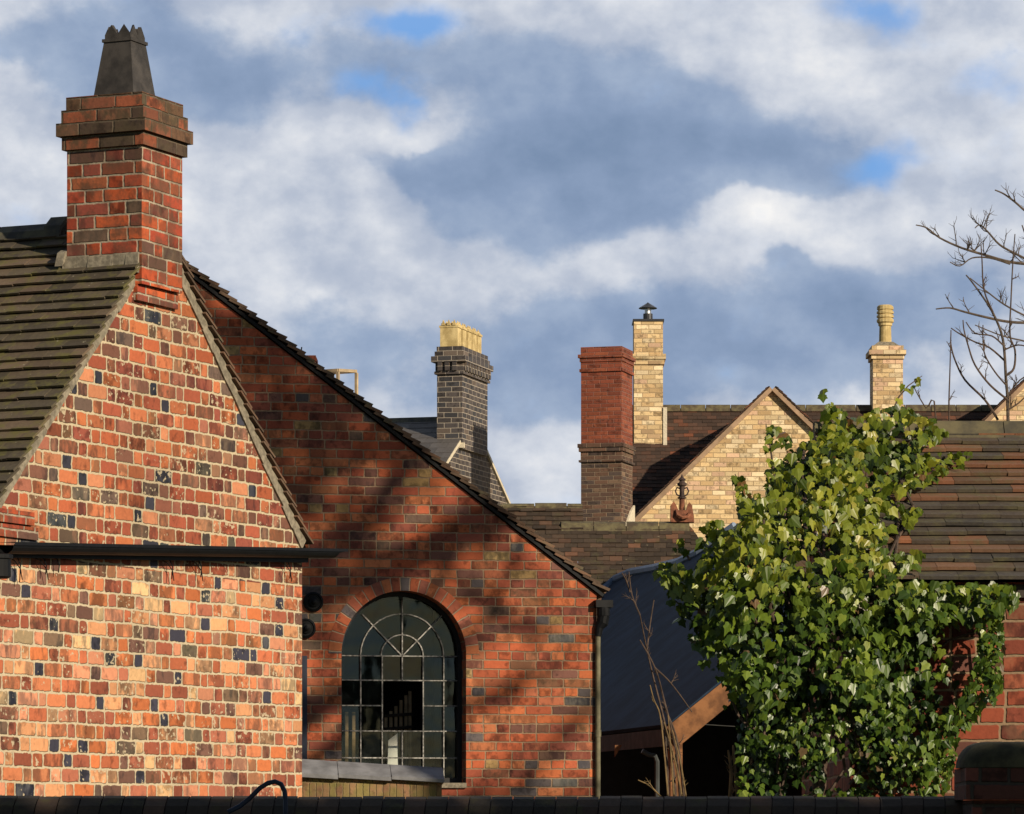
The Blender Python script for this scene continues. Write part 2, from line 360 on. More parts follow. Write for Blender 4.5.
# ------------------------------------------------------------------ mesh helpers
class MB:
    def __init__(s): s.v = []; s.f = []; s.uv = []; s.col = []
    def poly(s, pts, uv=None, col=None):
        pts = [Vector(p) for p in pts]; i = len(s.v); s.v += pts
        s.f.append(list(range(i, i + len(pts))))
        if uv is None:
            n = Vector((0, 0, 0))
            for k in range(len(pts)):
                a, b = pts[k], pts[(k + 1) % len(pts)]
                n += a.cross(b)
            ax = max(range(3), key=lambda q: abs(n[q]))
            uv = [((p.y, p.z), (p.x, p.z), (p.x, p.y))[ax] for p in pts]
        s.uv.append(uv); s.col.append(col or (.5, .5, .5))
    def hexa(s, p, col=None, bottom=True, uv=None):
        # p: 8 corners, 0-3 lower ring, 4-7 upper ring, same order
        q = [(0, 1, 5, 4), (1, 2, 6, 5), (2, 3, 7, 6), (3, 0, 4, 7), (4, 5, 6, 7)]
        if bottom: q.append((3, 2, 1, 0))
        for f in q: s.poly([p[k] for k in f], col=col)
    def box(s, x0, x1, y0, y1, z0, z1, col=None):
        s.hexa([(x0, y0, z0), (x1, y0, z0), (x1, y1, z0), (x0, y1, z0), (x0, y0, z1), (x1, y0, z1), (x1, y1, z1), (x0, y1, z1)], col)
    def extrude(s, pts, d, col=None, caps=True):
        pts = [Vector(p) for p in pts]; d = Vector(d); n = len(pts)
        if caps:
            s.poly(pts, col=col); s.poly([p + d for p in reversed(pts)], col=col)
        for k in range(n):
            a, b = pts[k], pts[(k + 1) % n]
            s.poly([a, b, b + d, a + d], col=col)
    def bar(s, a, b, w, h, up=(0, 0, 1), col=None):
        a, b, up = Vector(a), Vector(b), Vector(up); t = (b - a).normalized()
        r = t.cross(up)
        if r.length < 1e-4: r = t.cross(Vector((1, 0, 0)))
        r.normalize(); u = r.cross(t)
        r *= w / 2; u *= h / 2
        s.hexa([a - r - u, a + r - u, b + r - u, b - r - u, a - r + u, a + r + u, b + r + u, b - r + u], col)
    def tube(s, path, rad, n=7, col=None, caps=True):
        path = [Vector(p) for p in path]
        if not isinstance(rad, (list, tuple)): rad = [rad] * len(path)
        rings = []; r = None
        for i, p in enumerate(path):
            t = (path[min(i + 1, len(path) - 1)] - path[max(i - 1, 0)]).normalized()
            if r is None:
                r = t.cross(Vector((.3, .2, 1))); 
                if r.length < .05: r = t.cross(Vector((1, 0, 0)))
            r = (r - t * r.dot(t)).normalized(); b = t.cross(r)
            rings.append([p + (r * cos(2 * pi * k / n) + b * sin(2 * pi * k / n)) * rad[i] for k in range(n)])
        for i in range(len(rings) - 1):
            for k in range(n):
                s.poly([rings[i][k], rings[i][(k + 1) % n], rings[i + 1][(k + 1) % n], rings[i + 1][k]], col=col)
        if caps:
            s.poly(list(reversed(rings[0])), col=col); s.poly(rings[-1], col=col)
    def lathe(s, c, prof, n=16, axis='Z', col=None):
        c = Vector(c); rings = []
        for (r, h) in prof:
            ring = []
            for k in range(n):
                a = 2 * pi * k / n; p = (r * cos(a), r * sin(a), h)
                if axis == 'Y': p = (r * cos(a), h, r * sin(a))
                ring.append(c + Vector(p))
            rings.append(ring)
        for i in range(len(rings) - 1):
            for k in range(n):
                s.poly([rings[i][k], rings[i][(k + 1) % n], rings[i + 1][(k + 1) % n], rings[i + 1][k]], col=col)
        s.poly(list(reversed(rings[0])), col=col); s.poly(rings[-1], col=col)
    def tiles(s, o, a, u, nrm, W, Ls, gauge=.1, tw=.165, th=.013, stagger=True, jit=1.0, lift=.016, run=0.0):
        # plain tiles: o eaves corner, a along the eaves, u up the slope, nrm outward
        o, a, u, nrm = Vector(o), Vector(a).normalized(), Vector(u).normalized(), Vector(nrm).normalized()
        rows = int(math.ceil(Ls / gauge)); cols = int(math.ceil(W / tw)) + 1
        for i in range(rows):
            y0 = i * gauge; y1 = min(y0 + gauge * 1.6, Ls)
            off = (tw / 2 if (i % 2 and stagger) else 0)
            cr = random.random()
            rl = lift + random.uniform(-.002, .004) * jit
            for j in range(cols):
                x0 = j * tw - off; x1 = x0 + tw
                x0c, x1c = max(x0, 0), min(x1, W)
                if x1c - x0c < .012: continue
                if random.random() > run: cr = random.random()
                c = (cr, random.random(), random.random())
                g = .0008 if run else .0015
                dz = random.uniform(-.003, .004) * jit; dz2 = dz + random.uniform(-.003, .003) * jit; dy = random.uniform(-.005, .005) * jit
                def P(x, y, z): return o + a * x + u * y + nrm * z
                b0, b1 = rl + dz, rl + dz2
                s.hexa([P(x0c + g, y0 + dy, b0), P(x1c - g, y0 + dy, b1), P(x1c - g, y1, .002), P(x0c + g, y1, .002),
                        P(x0c + g, y0 + dy, b0 + th), P(x1c - g, y0 + dy, b1 + th), P(x1c - g, y1, .002 + th), P(x0c + g, y1, .002 + th)], c, bottom=True)
    def build(s, name, mat, parent=None, smooth=False):
        me = bpy.data.meshes.new(name)
        me.from_pydata([tuple(p) for p in s.v], [], s.f)
        ul = me.uv_layers.new(name='UVMap')
        flat = [c for f in s.uv for q in f for c in q]
        ul.data.foreach_set('uv', flat)
        ca = me.color_attributes.new('Col', 'FLOAT_COLOR', 'CORNER')
        cf = []
        for f, c in zip(s.f, s.col): cf += [c[0], c[1], c[2], 1.0] * len(f)
        ca.data.foreach_set('color', cf)
        if smooth:
            bm = bmesh.new(); bm.from_mesh(me); bmesh.ops.remove_doubles(bm, verts=bm.verts, dist=1e-5)
            bm.to_mesh(me); bm.free()
            me.polygons.foreach_set('use_smooth', [True] * len(me.polygons))
        me.materials.append(mat); me.update()
        o = bpy.data.objects.new(name, me); C.objects.link(o)
        if parent: o.parent = parent
        return o

def thing(name, label, cat, loc=(0, 0, 0), rz=0, group=None):
    o = bpy.data.objects.new(name, None); C.objects.link(o); o.empty_display_size = .2
    o.location = loc; o.rotation_euler = (0, 0, rz); o['label'] = label; o['category'] = cat
    if group: o['group'] = group
    return o
def tag(o, label, cat, group=None):
    o['label'] = label; o['category'] = cat
    if group: o['group'] = group
    return o

def at(px, py, Z): return Vector(((px - CX) / F * Z, Z, EYE + (HY - py) / F * Z))

class Fr:
    """A building's own axes: X along the wall seen in the photo, Y into the building, Z up from the ground."""
    def __init__(s, px, Z, ang):
        s.O = Vector(((px - CX) / F * Z, Z)); s.a = ang
        s.d = Vector((cos(ang), sin(ang))); s.n = Vector((-sin(ang), cos(ang)))
    def loc(s): return (s.O.x, s.O.y, 0)
    def X(s, px, y=0.0):
        k = (px - CX) / F
        return (k * (s.O.y + y * s.n.y) - s.O.x - y * s.n.x) / (s.d.x - k * s.d.y)
    def Y(s, px, x=0.0):
        k = (px - CX) / F
        return (k * (s.O.y + x * s.d.y) - s.O.x - x * s.d.x) / (s.n.x - k * s.n.y)
    def Zd(s, x, y): return s.O.y + x * s.d.y + y * s.n.y
    def H(s, py, x, y=0.0): return EYE + (HY - py) / F * s.Zd(x, y)
    def pt(s, px, py, y=0.0):
        x = s.X(px, y); return Vector((x, y, s.H(py, x, y)))
    def world(s, x, y, z):
        p = s.O + s.d * x + s.n * y; return Vector((p.x, p.y, z))

# ------------------------------------------------------------------ ground
g = MB(); g.poly([(-400, -60, 0), (400, -60, 0), (400, 900, 0), (-400, 900, 0)])
go = g.build('ground', M['ground']); go['kind'] = 'structure'

# ------------------------------------------------------------------ gabled brick house on the left
def left_house():
    fr = Fr(0, 21.3, math.atan2(.911, .413))
    t = thing('brick_house', 'gabled house of mottled red, orange and blue bricks with sooty crowned chimney', 'house', fr.loc(), fr.a)
    xl, xr, xp = -.06, fr.X(302), fr.X(161)
    DEPTH = 4.5
    zg = 3.02                                                   # where the gutter crosses the wall
    pitch = R(43.6)
    zp = fr.H(232, xp); ze = zp - (xr - xp) * tan(pitch); zel = zp - (xp - xl) * tan(pitch)
    w = MB(); w.poly([(xl, 0, 0), (xr, 0, 0), (xr, 0, zg), (xl, 0, zg)])
    w.poly([(xr, 0, 0), (xr, DEPTH, 0), (xr, DEPTH, ze), (xr, 0, ze)])
    w.poly([(xl, DEPTH, 0), (xl, 0, 0), (xl, 0, zel), (xl, DEPTH, zel)])
    w.poly([(xr, DEPTH, 0), (xl, DEPTH, 0), (xl, DEPTH, zel), (xp, DEPTH, zp), (xr, DEPTH, ze)])
    w.build('wall', M['lower'], t)
    g = MB(); g.poly([(xl, 0, zg), (xr, 0, zg), (xr, 0, ze), (xp, 0, zp), (xl, 0, zel)])
    g.build('gable', M['gable'], t)
    # roof, tiled on both slopes
    ov = .045
    c_, s_ = cos(pitch), sin(pitch)
    Ls = (xp - xl) / c_ + .12
    nl, nr = Vector((-s_, 0, c_)), Vector((s_, 0, c_))
    ul, ur = Vector((c_, 0, s_)), Vector((-c_, 0, s_))
    pk = Vector((xp, 0, zp))
    r = MB()
    r.tiles(pk + nl * .03 - ul * Ls + Vector((0, -ov, 0)), (0, 1, 0), ul, nl, DEPTH + ov, Ls - .02, gauge=.09, tw=.17, jit=.9, lift=.034, run=.5)
    r.poly([pk + nl * .02, pk + nl * .02 + Vector((0, DEPTH, 0)), pk + nl * .02 - ul * Ls + Vector((0, DEPTH, 0)), pk + nl * .02 - ul * Ls])
    Lr = (xr - xp) / c_ + .06
    r2 = MB(); r2.tiles(pk + nr * .014 - ur * Lr + Vector((0, -ov + .005, 0)), (0, 1, 0), ur, nr, DEPTH + ov, Lr - .02, gauge=.1, tw=.17, jit=1.3, lift=.034, th=.014)
    r2.poly([pk + nr * .02, pk + nr * .02 - ur * Lr, pk + nr * .02 - ur * Lr + Vector((0, DEPTH, 0)), pk + nr * .02 + Vector((0, DEPTH, 0))])
    r.build('roof', M['mossy_tile'], t); r2.build('roof', M['brown_tile'], t)
    # mortar verges under the tiles
    v = MB()
    for (n_, u_, L_, th) in ((nl, ul, Ls - .1, .028), (nr, ur, Lr - .05, .040)):
        N = 14
        for k in range(N):
            a0, a1 = L_ * k / N, L_ * (k + 1) / N
            q0 = pk - u_ * a0; q1 = pk - u_ * a1
            j0, j1 = random.uniform(.8, 1.25) * th, random.uniform(.8, 1.25) * th
            v.extrude([q0 + n_ * .028, q1 + n_ * .028, q1 - n_ * j1, q0 - n_ * j0], (0, -.012 - .002 * (k % 2), 0))
    v.build('verge_mortar', M['mortar'], t)
    rd = MB()
    y = .62
    for k in range(9):
        rr = .085 + random.uniform(-.004, .004); z0 = zp - .005 + random.uniform(-.006, .006); zs = .0 if k else 0
        prof = [(xp - rr * 1.25, y, z0 - .06), (xp - rr * .7, y, z0 + .055), (xp, y, z0 + .10), (xp + rr * .7, y, z0 + .055), (xp + rr * 1.25, y, z0 - .06)]
        rd.extrude(prof, (0, .44, 0))
        if k == 0:
            prof = [(xp - rr * 1.4, y + .0, z0 - .06), (xp - rr * .85, y, z0 + .075), (xp, y, z0 + .135), (xp + rr * .85, y, z0 + .075), (xp + rr * 1.4, y, z0 - .06)]
            rd.extrude(prof, (0, .11, 0))
        y += .445
    rd.build('ridge_tiles', M['ridge_grey'], t)
    # left kneeler bricks
    kn = MB()
    kz = fr.H(508, .0)
    kn.box(xl - .03, .30, -.032, -.002, kz - .075, kz - .004); kn.box(xl - .03, .36, -.020, -.002, kz - .15, kz - .083)
    kn.build('kneeler', M['stack'], t)
    # ------------- chimney
    x0, x1 = fr.X(141, -.05) , fr.X(181.5, -.05)
    y0, y1 = -.055, fr.Y(67, x0)
    zt = fr.H(92, x0)
    hc = .076
    zc = zt - 4 * hc
    c = MB()
    c.box(x0, x1, y0, y1, fr.H(284, x0), zc)
    c.box(x0, x1, y0 + .028, .1, fr.H(300, x0), fr.H(284, x0) - .003)
    ch = c.build('chimney', M['stack'], t)
    k = MB()
    for i, e in enumerate((.022, .046, .024, .004)):
        z0 = zc + i * hc
        k.box(x0 - e, x1 + e, y0 - e, y1 + e, z0 + .002, z0 + hc + (0 if i < 3 else 0))
    k.build('crown', M['crown'], ch)
    f = MB()
    zf = fr.H(252, x0)
    pts = []
    for k in range(6):
        a = -.04 + (y1 + .06) * k / 6; e_ = random.uniform(.018, .03); dz = random.uniform(-.006, .006)
        f.extrude([(x0 - e_, a, zf - .12), (x0 - .003, a, zf - .12), (x0 - .003, a, zf - .002 + dz), (x0 - .012, a, zf - .008 + dz)], (0, (y1 + .06) / 6, 0))
    f.extrude([(x0 - .05, y1 + .002, zf - .06), (x0 + .02, y1 + .002, zf + .0), (x0 + .02, y1 + .002, zf + .04), (x0 - .02, y1 + .002, zf + .02)], (0, .05, 0))
    f.build('flashing', M['mortar'], ch)
    # square tapering pot with a toothed rim
    cx, cy = (x0 + x1) / 2 + .0, (y0 + y1) / 2
    pot = MB()
    wb, wt, hp = .134, .088, .335
    zb = zt - .01
    def ring(wd, z, ch=.22):
        out = []
        for (sx, sy) in ((-1, -1), (1, -1), (1, 1), (-1, 1)):
            out.append((cx + sx * wd, cy + sy * wd, z))
        return [Vector(p) for p in out]
    levels = [(wb, zb), (wt, zb + hp), (wt + .008, zb + hp + .002), (wt + .008, zb + hp + .02), (wt, zb + hp + .022)]
    rings = [ring(*l) for l in levels]
    for i in range(len(rings) - 1):
        for q in range(4): pot.poly([rings[i][q], rings[i][(q + 1) % 4], rings[i + 1][(q + 1) % 4], rings[i + 1][q]])
    top = ring(wt * .95, zb + hp + .022)
    inn = [Vector((cx + (p.x - cx) * .8, cy + (p.y - cy) * .8, p.z)) for p in top]
    for q in range(4):
        a, b = top[q], top[(q + 1) % 4]; ai, bi = inn[q], inn[(q + 1) % 4]
        NT_ = 2
        for m_ in range(NT_):
            p0, p1 = a.lerp(b, m_ / NT_), a.lerp(b, (m_ + 1) / NT_); i0, i1 = ai.lerp(bi, m_ / NT_), ai.lerp(bi, (m_ + 1) / NT_)
            mid, mi = (p0 + p1) / 2 + Vector((0, 0, .078)), (i0 + i1) / 2 + Vector((0, 0, .078))
            b3 = Vector((0, 0, .022))
            pot.poly([p0, p1, p1 + b3, mid, p0 + b3]); pot.poly([i1, i0, i0 + b3, mi, i1 + b3])
            pot.poly([p0 + b3, mid, mi, i0 + b3]); pot.poly([mid, p1 + b3, i1 + b3, mi])
        pot.poly([ai, bi, bi - Vector((0, 0, .2)), ai - Vector((0, 0, .2))])
    pot.build('chimney_pot', M['pot_grey'], ch)
    # ------------- gutter across the gable wall
    gm = MB()
    xg1 = fr.X(337, -.11)
    xa = -.12
    z_a = fr.H(547, xa, -.05); z_b = fr.H(553.5, xr, -.05)
    sl = (z_b - z_a) / (xr - xa)
    def zz(x): return z_a + (x - xa) * sl
    for (xs, xe, yy0, yy1, dz0, dz1) in ((xa, xr - .01, -.05, -.002, -.055, .0),):
        gm.hexa([(xs, yy0, zz(xs) + dz0), (xe, yy0, zz(xe) + dz0), (xe, yy1, zz(xe) + dz0), (xs, yy1, zz(xs) + dz0),
                 (xs, yy0, zz(xs) + dz1), (xe, yy0, zz(xe) + dz1), (xe, yy1, zz(xe) + dz1), (xs, yy1, zz(xs) + dz1)])
    # half round channel in front of the board
    prof = []
    for k in range(9):
        a = pi + pi * k / 8
        prof.append((-.105 + .055 * cos(a), .0 + .05 * sin(a) + .012))
    xe = xr + .20
    for k in range(8):
        (ya, za), (yb, zb_) = prof[k], prof[k + 1]
        gm.poly([(xa, ya, zz(xa) + za), (xe + (.1 if za > -.005 else 0), ya, zz(xe) + za + .01), (xe + (.1 if zb_ > -.005 else 0), yb, zz(xe) + zb_ + .01), (xa, yb, zz(xa) + zb_)])
    gm.poly([(xa, -.165, zz(xa) + .006), (xe + .1, -.165, zz(xe) + .016), (xe + .1, -.165, zz(xe) + .034), (xa, -.165, zz(xa) + .024)])
    gm.poly([(xa, -.165, zz(xa) + .024), (xe + .1, -.165, zz(xe) + .034), (xe + .1, -.045, zz(xe) + .034), (xa, -.045, zz(xa) + .024)])
    gut = gm.build('gutter', M['black_iron'], t)
    for px in (22, 48, 61, 174, 203, 292):
        b = MB(); x = fr.X(px, -.06)
        b.tube([(x, -.02, zz(x) - .03), (x, -.05, zz(x) - .09), (x, -.045, zz(x) - random.uniform(.13, .19))], .0035, 5)
        if px in (22, 48, 174, 203, 292):
            z0 = zz(x) - .085
            b.tube([(x - .10, -.03, z0 + .03), (x - .04, -.04, z0 + .012), (x + .01, -.045, z0 - .03), (x + .035, -.04, z0 - .085)], .003, 5)
        b.build('hook', M['black_iron'], gut)
    o = MB(); x = fr.X(1, -.1)
    o.lathe((x - .03, -.11, zz(x) - .17), [(.045, 0), (.06, .01), (.06, .10), (.07, .105), (.07, .125), (.055, .13)], 14)
    o.build('outlet', M['black_iron'], gut)
left_house()

# ------------------------------------------------------------------ arched-window outbuilding
OB = Fr(404, 33.0, R(12))
def outbuilding():
    fr = OB
    t = thing('engine_house', 'red brick gabled building with tall arched window in its end wall', 'building', fr.loc(), fr.a)
    xR = fr.X(596.5); zE = fr.H(594, xR)
    xP = fr.X(128); 
    xK = fr.X(205); zK = fr.H(289, xK)
    sl = (zK - zE) / (xR - xK); zP = zK + (xK - xP) * sl
    xL = xP - (xR - xP)
    pitch = math.atan(sl)
    r = 62.0 / F * 33.0 / cos(R(12)) * 1.0
    xc, zc = 0.0, fr.H(654, 0)
    zs = fr.H(783, 0)
    def top(x): return zP - abs(x - xP) * sl
    def arch(x): return zc + math.sqrt(max(r * r - (x - xc) ** 2, 0))
    w = MB()
    def q(x0, x1, a0, a1, b0, b1): w.poly([(x0, 0, a0), (x1, 0, a1), (x1, 0, b1), (x0, 0, b0)])
    q(xL, xP, 0, 0, top(xL), top(xP)); q(xP, xc - r, 0, 0, top(xP), top(xc - r)); q(xc + r, xR, 0, 0, top(xc + r), top(xR))
    q(xc - r, xc + r, 0, 0, zs, zs)
    N = 36
    xs = [xc - r * cos(pi * k / N) for k in range(N + 1)]
    for k in range(N): q(xs[k], xs[k + 1], arch(xs[k]), arch(xs[k + 1]), top(xs[k]), top(xs[k + 1]))
    DR = .23
    for k in range(N):
        a, b = (xs[k], arch(xs[k])), (xs[k + 1], arch(xs[k + 1]))
        w.poly([(a[0], 0, a[1]), (a[0], DR, a[1]), (b[0], DR, b[1]), (b[0], 0, b[1])])
    w.poly([(xc - r, 0, zs), (xc - r, DR, zs), (xc - r, DR, zc), (xc - r, 0, zc)])
    w.poly([(xc + r, 0, zs), (xc + r, 0, zc), (xc + r, DR, zc), (xc + r, DR, zs)])
    D = 9.0
    w.poly([(xR, 0, 0), (xR, D, 0), (xR, D, zE), (xR, 0, zE)])
    w.poly([(xL, D, 0), (xL, 0, 0), (xL, 0, top(xL)), (xL, D, top(xL))])
    w.poly([(xR, D, 0), (xL, D, 0), (xL, D, top(xL)), (xP, D, zP), (xR, D, zE)])
    w.build('wall', M['outb'], t)
    # arch ring of headers, 4 mm proud
    a = MB(); rw = .108; NA = 48
    for k in range(NA):
        t0, t1 = pi * k / NA, pi * (k + 1) / NA
        p = [(r, t0), (r + rw, t0), (r + rw, t1), (r, t1)]
        pts = [(xc + rr * cos(tt), -.004, zc + rr * sin(tt)) for rr, tt in p]
        ra = r + rw / 2
        a.poly(pts, uv=[(ra * tt, rr - r + .02) for rr, tt in p])
        for (ri, s_) in ((r, 1), (r + rw, -1)):
            b = [(xc + ri * cos(tt), yy, zc + ri * sin(tt)) for tt, yy in ((t0, -.004), (t1, -.004), (t1, .0 if s_ < 0 else .11), (t0, .0 if s_ < 0 else .11))]
            a.poly(b, uv=[(ra * t0, .05), (ra * t1, .05), (ra * t1, .15), (ra * t0, .15)])
    a.build('arch', M['arch'], t)
    # dark room inside
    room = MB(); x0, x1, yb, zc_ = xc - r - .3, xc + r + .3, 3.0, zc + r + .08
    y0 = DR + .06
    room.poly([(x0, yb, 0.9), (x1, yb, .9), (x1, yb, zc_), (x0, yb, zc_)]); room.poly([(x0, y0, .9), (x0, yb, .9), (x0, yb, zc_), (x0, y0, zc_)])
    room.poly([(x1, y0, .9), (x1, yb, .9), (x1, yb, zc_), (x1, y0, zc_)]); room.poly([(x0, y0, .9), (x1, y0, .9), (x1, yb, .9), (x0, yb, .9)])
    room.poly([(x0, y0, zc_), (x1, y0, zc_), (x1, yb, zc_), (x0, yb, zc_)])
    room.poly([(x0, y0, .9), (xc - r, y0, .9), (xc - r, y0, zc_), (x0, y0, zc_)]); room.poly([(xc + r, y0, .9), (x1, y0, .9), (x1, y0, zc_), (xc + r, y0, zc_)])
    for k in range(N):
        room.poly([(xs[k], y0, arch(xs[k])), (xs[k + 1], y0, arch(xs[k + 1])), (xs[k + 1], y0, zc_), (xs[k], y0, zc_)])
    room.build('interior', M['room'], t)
    # window
    yw = DR
    fm = MB(); wf = .035
    ri = r - wf
    for k in range(N):
        t0, t1 = pi * k / N, pi * (k + 1) / N
        P = lambda rr, tt, y: (xc + rr * cos(tt), y, zc + rr * sin(tt))
        fm.poly([P(ri, t0, yw - .05), P(r, t0, yw - .05), P(r, t1, yw - .05), P(ri, t1, yw - .05)])
        fm.poly([P(ri, t0, yw - .05), P(ri, t0, yw + .03), P(ri, t1, yw + .03), P(ri, t1, yw - .05)])
    fm.box(xc - r, xc - ri, yw - .05, yw + .03, zs, zc); fm.box(xc + ri, xc + r, yw - .05, yw + .03, zs, zc); fm.box(xc - ri, xc + ri, yw - .05, yw + .03, zs, zs + .045)
    win = fm.build('window', M['frame'], t)
    gl = MB(); bars = MB()
    zrow = [fr.H(p, 0) for p in (655, 679.5, 705, 730.5, 757.5)]
    xv = [fr.X(p, yw) for p in (360.5, 382, 402, 423, 443.5)]
    bw = .0095
    def bar(p0, p1): bars.bar((p0[0], yw - .006, p0[1]), (p1[0], yw - .006, p1[1]), bw, .022, up=(0, 1, 0))
    xi0, xi1 = xc - ri, xc + ri
    bar((xi0, zrow[0]), (xi1, zrow[0])); bar((xi0, zrow[1]), (xi1, zrow[1]))
    bar((xi0, zrow[2]), (xv[1], zrow[2])); bar((xv[3], zrow[2]), (xi1, zrow[2]))
    bar((xi0, zrow[3]), (xi1, zrow[3])); bar((xi0, zrow[4]), (xi1, zrow[4]))
    zb = zs + .045
    for i in (0, 1, 3, 4): bar((xv[i], zrow[0]), (xv[i], zb))
    bar((xv[2], zrow[0]), (xv[2], zrow[1])); bar((xv[2], zrow[3]), (xv[2], zb))
    cxx = xv[2]
    for rad in (xv[3] - xv[2], xv[4] - xv[2]):
        for k in range(16):
            t0, t1 = pi * k / 16, pi * (k + 1) / 16
            bar((cxx + rad * cos(t0), zrow[0] + rad * sin(t0)), (cxx + rad * cos(t1), zrow[0] + rad * sin(t1)))
    rin = xv[3] - xv[2]
    for (ang, r0) in ((45, 0), (135, 0), (90, 0)):
        bar((cxx + r0 * cos(R(ang)), zrow[0] + r0 * sin(R(ang))), (cxx + (ri - .01) * cos(R(ang)), zrow[0] + (ri - .0) * sin(R(ang))))
    bars.build('glazing_bars', M['bar'], win)
    gp = [(xi0, yw + .012, zb), (xi1, yw + .012, zb)] + [(xc + ri * cos(pi * k / 24), yw + .012, zc + ri * sin(pi * k / 24)) for k in range(25)]
    # one pane is missing behind the wide central opening: cut the sheet into panes round it
    def pane(x0, x1, z0, z1):                                     # old panes sit at slightly different angles in their putty
        g_ = MB(); ta, tb = random.uniform(-.02, .02), random.uniform(-.03, .03); cx_, cz_ = (x0 + x1) / 2, (z0 + z1) / 2
        g_.poly([(x, yw + .016 + (x - cx_) * ta + (z - cz_) * tb, z) for x, z in ((x0, z0), (x1, z0), (x1, z1), (x0, z1))]); g_.build('pane', M['glass'], win)
    zl = [zb] + zrow[::-1]; cl = [xi0, xv[0], xv[1], xv[3], xv[4], xi1]
    for i in range(5):
        for j in range(5):
            if j == 2 and i in (2, 3): continue                   # the broken-out middle pane
            pane(cl[j], cl[j + 1], zl[i], zl[i + 1])
    for k in range(4):                                            # fan light in four sectors
        ta, tb = random.uniform(-.02, .02), random.uniform(-.03, .03); g_ = MB()
        q_ = [(cxx, zrow[0])] + [(xc + ri * cos(pi * (k + m_ / 6) / 4), zrow[0] + (zc - zrow[0]) + ri * sin(pi * (k + m_ / 6) / 4)) for m_ in range(7)]
        g_.poly([(x, yw + .016 + (x - xc) * ta + (z - zc - .2) * tb, z) for x, z in q_]); g_.build('pane', M['glass'], win)
    si = MB(); si.box(xc - r + .002, xc + r - .002, -.03, DR - .05, zs - .04, zs + .002); si.build('sill', M['mortar'], win)
    # roof
    c_, s_ = cos(pitch), sin(pitch)
    rf = MB()
    for sg in (1, -1):
        n_, u_ = Vector((sg * s_, 0, c_)), Vector((-sg * c_, 0, s_))
        pk = Vector((xP, 0, zP)); L_ = (xR - xP) / c_ + .07
        if sg > 0: rf.tiles(pk + n_ * .035 - u_ * L_ + Vector((0, -.05, 0)), (0, 1, 0), u_, n_, 2.0, L_ - .01, gauge=.1, tw=.17, jit=1.6, lift=.034, th=.024)
        rf.poly([pk + n_ * .02 + Vector((0, .01, 0)), pk + n_ * .02 - u_ * L_ + Vector((0, .01, 0)), pk + n_ * .02 - u_ * L_ + Vector((0, D, 0)), pk + n_ * .02 + Vector((0, D, 0))])
    rf.build('roof', M['brown_tile'], t)
    vb = MB()
    n_, u_ = Vector((s_, 0, c_)), Vector((-c_, 0, s_)); pk = Vector((xP, 0, zP)); L_ = (xR - xP) / c_ + .05
    vb.extrude([pk + n_ * .034, pk - u_ * L_ + n_ * .034, pk - u_ * L_ + n_ * .008, pk + n_ * .008], (0, -.03, 0))
    vb.build('verge', M['black_iron'], t)
    # round black iron pattress plates
    for px, py in ((313, 602), (305.5, 628.5)):
        i = MB(); p = fr.pt(px, py)
        i.lathe((p.x, -.0, p.z), [(.082, -.002), (.082, -.03), (.066, -.04), (.060, -.03), (.045, -.03), (.04, -.05), (.022, -.055), (.018, -.085), (.004, -.09)], 20, 'Y')
        i.build('pattress_plate', M['black_iron'], t, smooth=False)
    # dark blue post against the wall
    p = MB(); x0 = fr.X(300.5); x1 = fr.X(306); p.box(x0, x1, -.06, -.004, 0, fr.H(656, x0)); p.build('wall_post', M['blue_black'], t)
    # hopper and downpipe at the eaves
    d = MB(); xx = fr.X(598.5, -.05)
    d.tube([(xx, -.03, 0), (xx, -.03, fr.H(632, xx))], .022, 10)
    d.tube([(xx, -.03, fr.H(730, xx)), (xx, -.03, fr.H(737, xx))], .027, 10)
    dp = d.build('downpipe', M['pipe_green'], t)
    h = MB(); xh = fr.X(604, -.05); zt = fr.H(600.5, xh)
    h.tube([(xx, -.03, zt - .30), (xx + .01, -.03, zt - .23), (xh - .01, -.03, zt - .19), (xh, -.03, zt - .13)], [.028, .036, .05, .052], 12)
    h.tube([(xh, -.03, zt - .13), (xh, -.03, zt - .06)], .056, 12)
    h.box(xh - .075, xh + .07, -.085, .03, zt - .06, zt); h.build('hopper', M['black_iron'], dp)
outbuilding()

# things seen through the window
def inside():
    fr = OB
    b = MB(); Yb = .45; x0, x1 = fr.X(383.5, Yb), fr.X(399, Yb); zt = fr.H(733, 0, Yb)
    b.extrude([(x0, Yb, .9), (x1, Yb, .9), (x1, Yb + .05, zt), (x0 + .05, Yb + .05, zt - .06)], (0, .02, 0))
    o = b.build('white_board', M['board']); o.location = fr.loc(); o.rotation_euler = (0, 0, fr.a)
    tag(o, 'white board leaning inside the arched window', 'board')
    t = thing('slatted_rack', 'pale slatted timber rack behind the broken middle pane of the arched window', 'rack', fr.loc(), fr.a)
    s = MB(); Y = 1.1
    for i, (px, py0) in enumerate(((386, 716), (391, 711), (396, 706), (401, 700), (406, 695), (410, 691))):
        a = fr.pt(px, py0, Y); s.box(a.x - .013, a.x + .013, Y, Y + .02, .9, a.z)
    s.build('slats', M['wood_pale'], t)
    r = MB()
    for y0 in (716, 729): a = fr.pt(384, y0, Y); b_ = fr.pt(412, y0 - 2, Y); r.bar((a.x, Y - .015, a.z), (b_.x, Y - .015, b_.z), .02, .025)
    r.build('rail', M['wood_dark'], t)
    t = thing('slat_panel', 'cream slats standing inside at the left jamb of the arched window', 'slats', fr.loc(), fr.a)
    s = MB()
    for px in (347, 354): a = fr.pt(px, 712, .8); s.box(a.x - .015, a.x + .012, .8, .82, .9, a.z)
    s.build('slats', M['cane'], t)
inside()

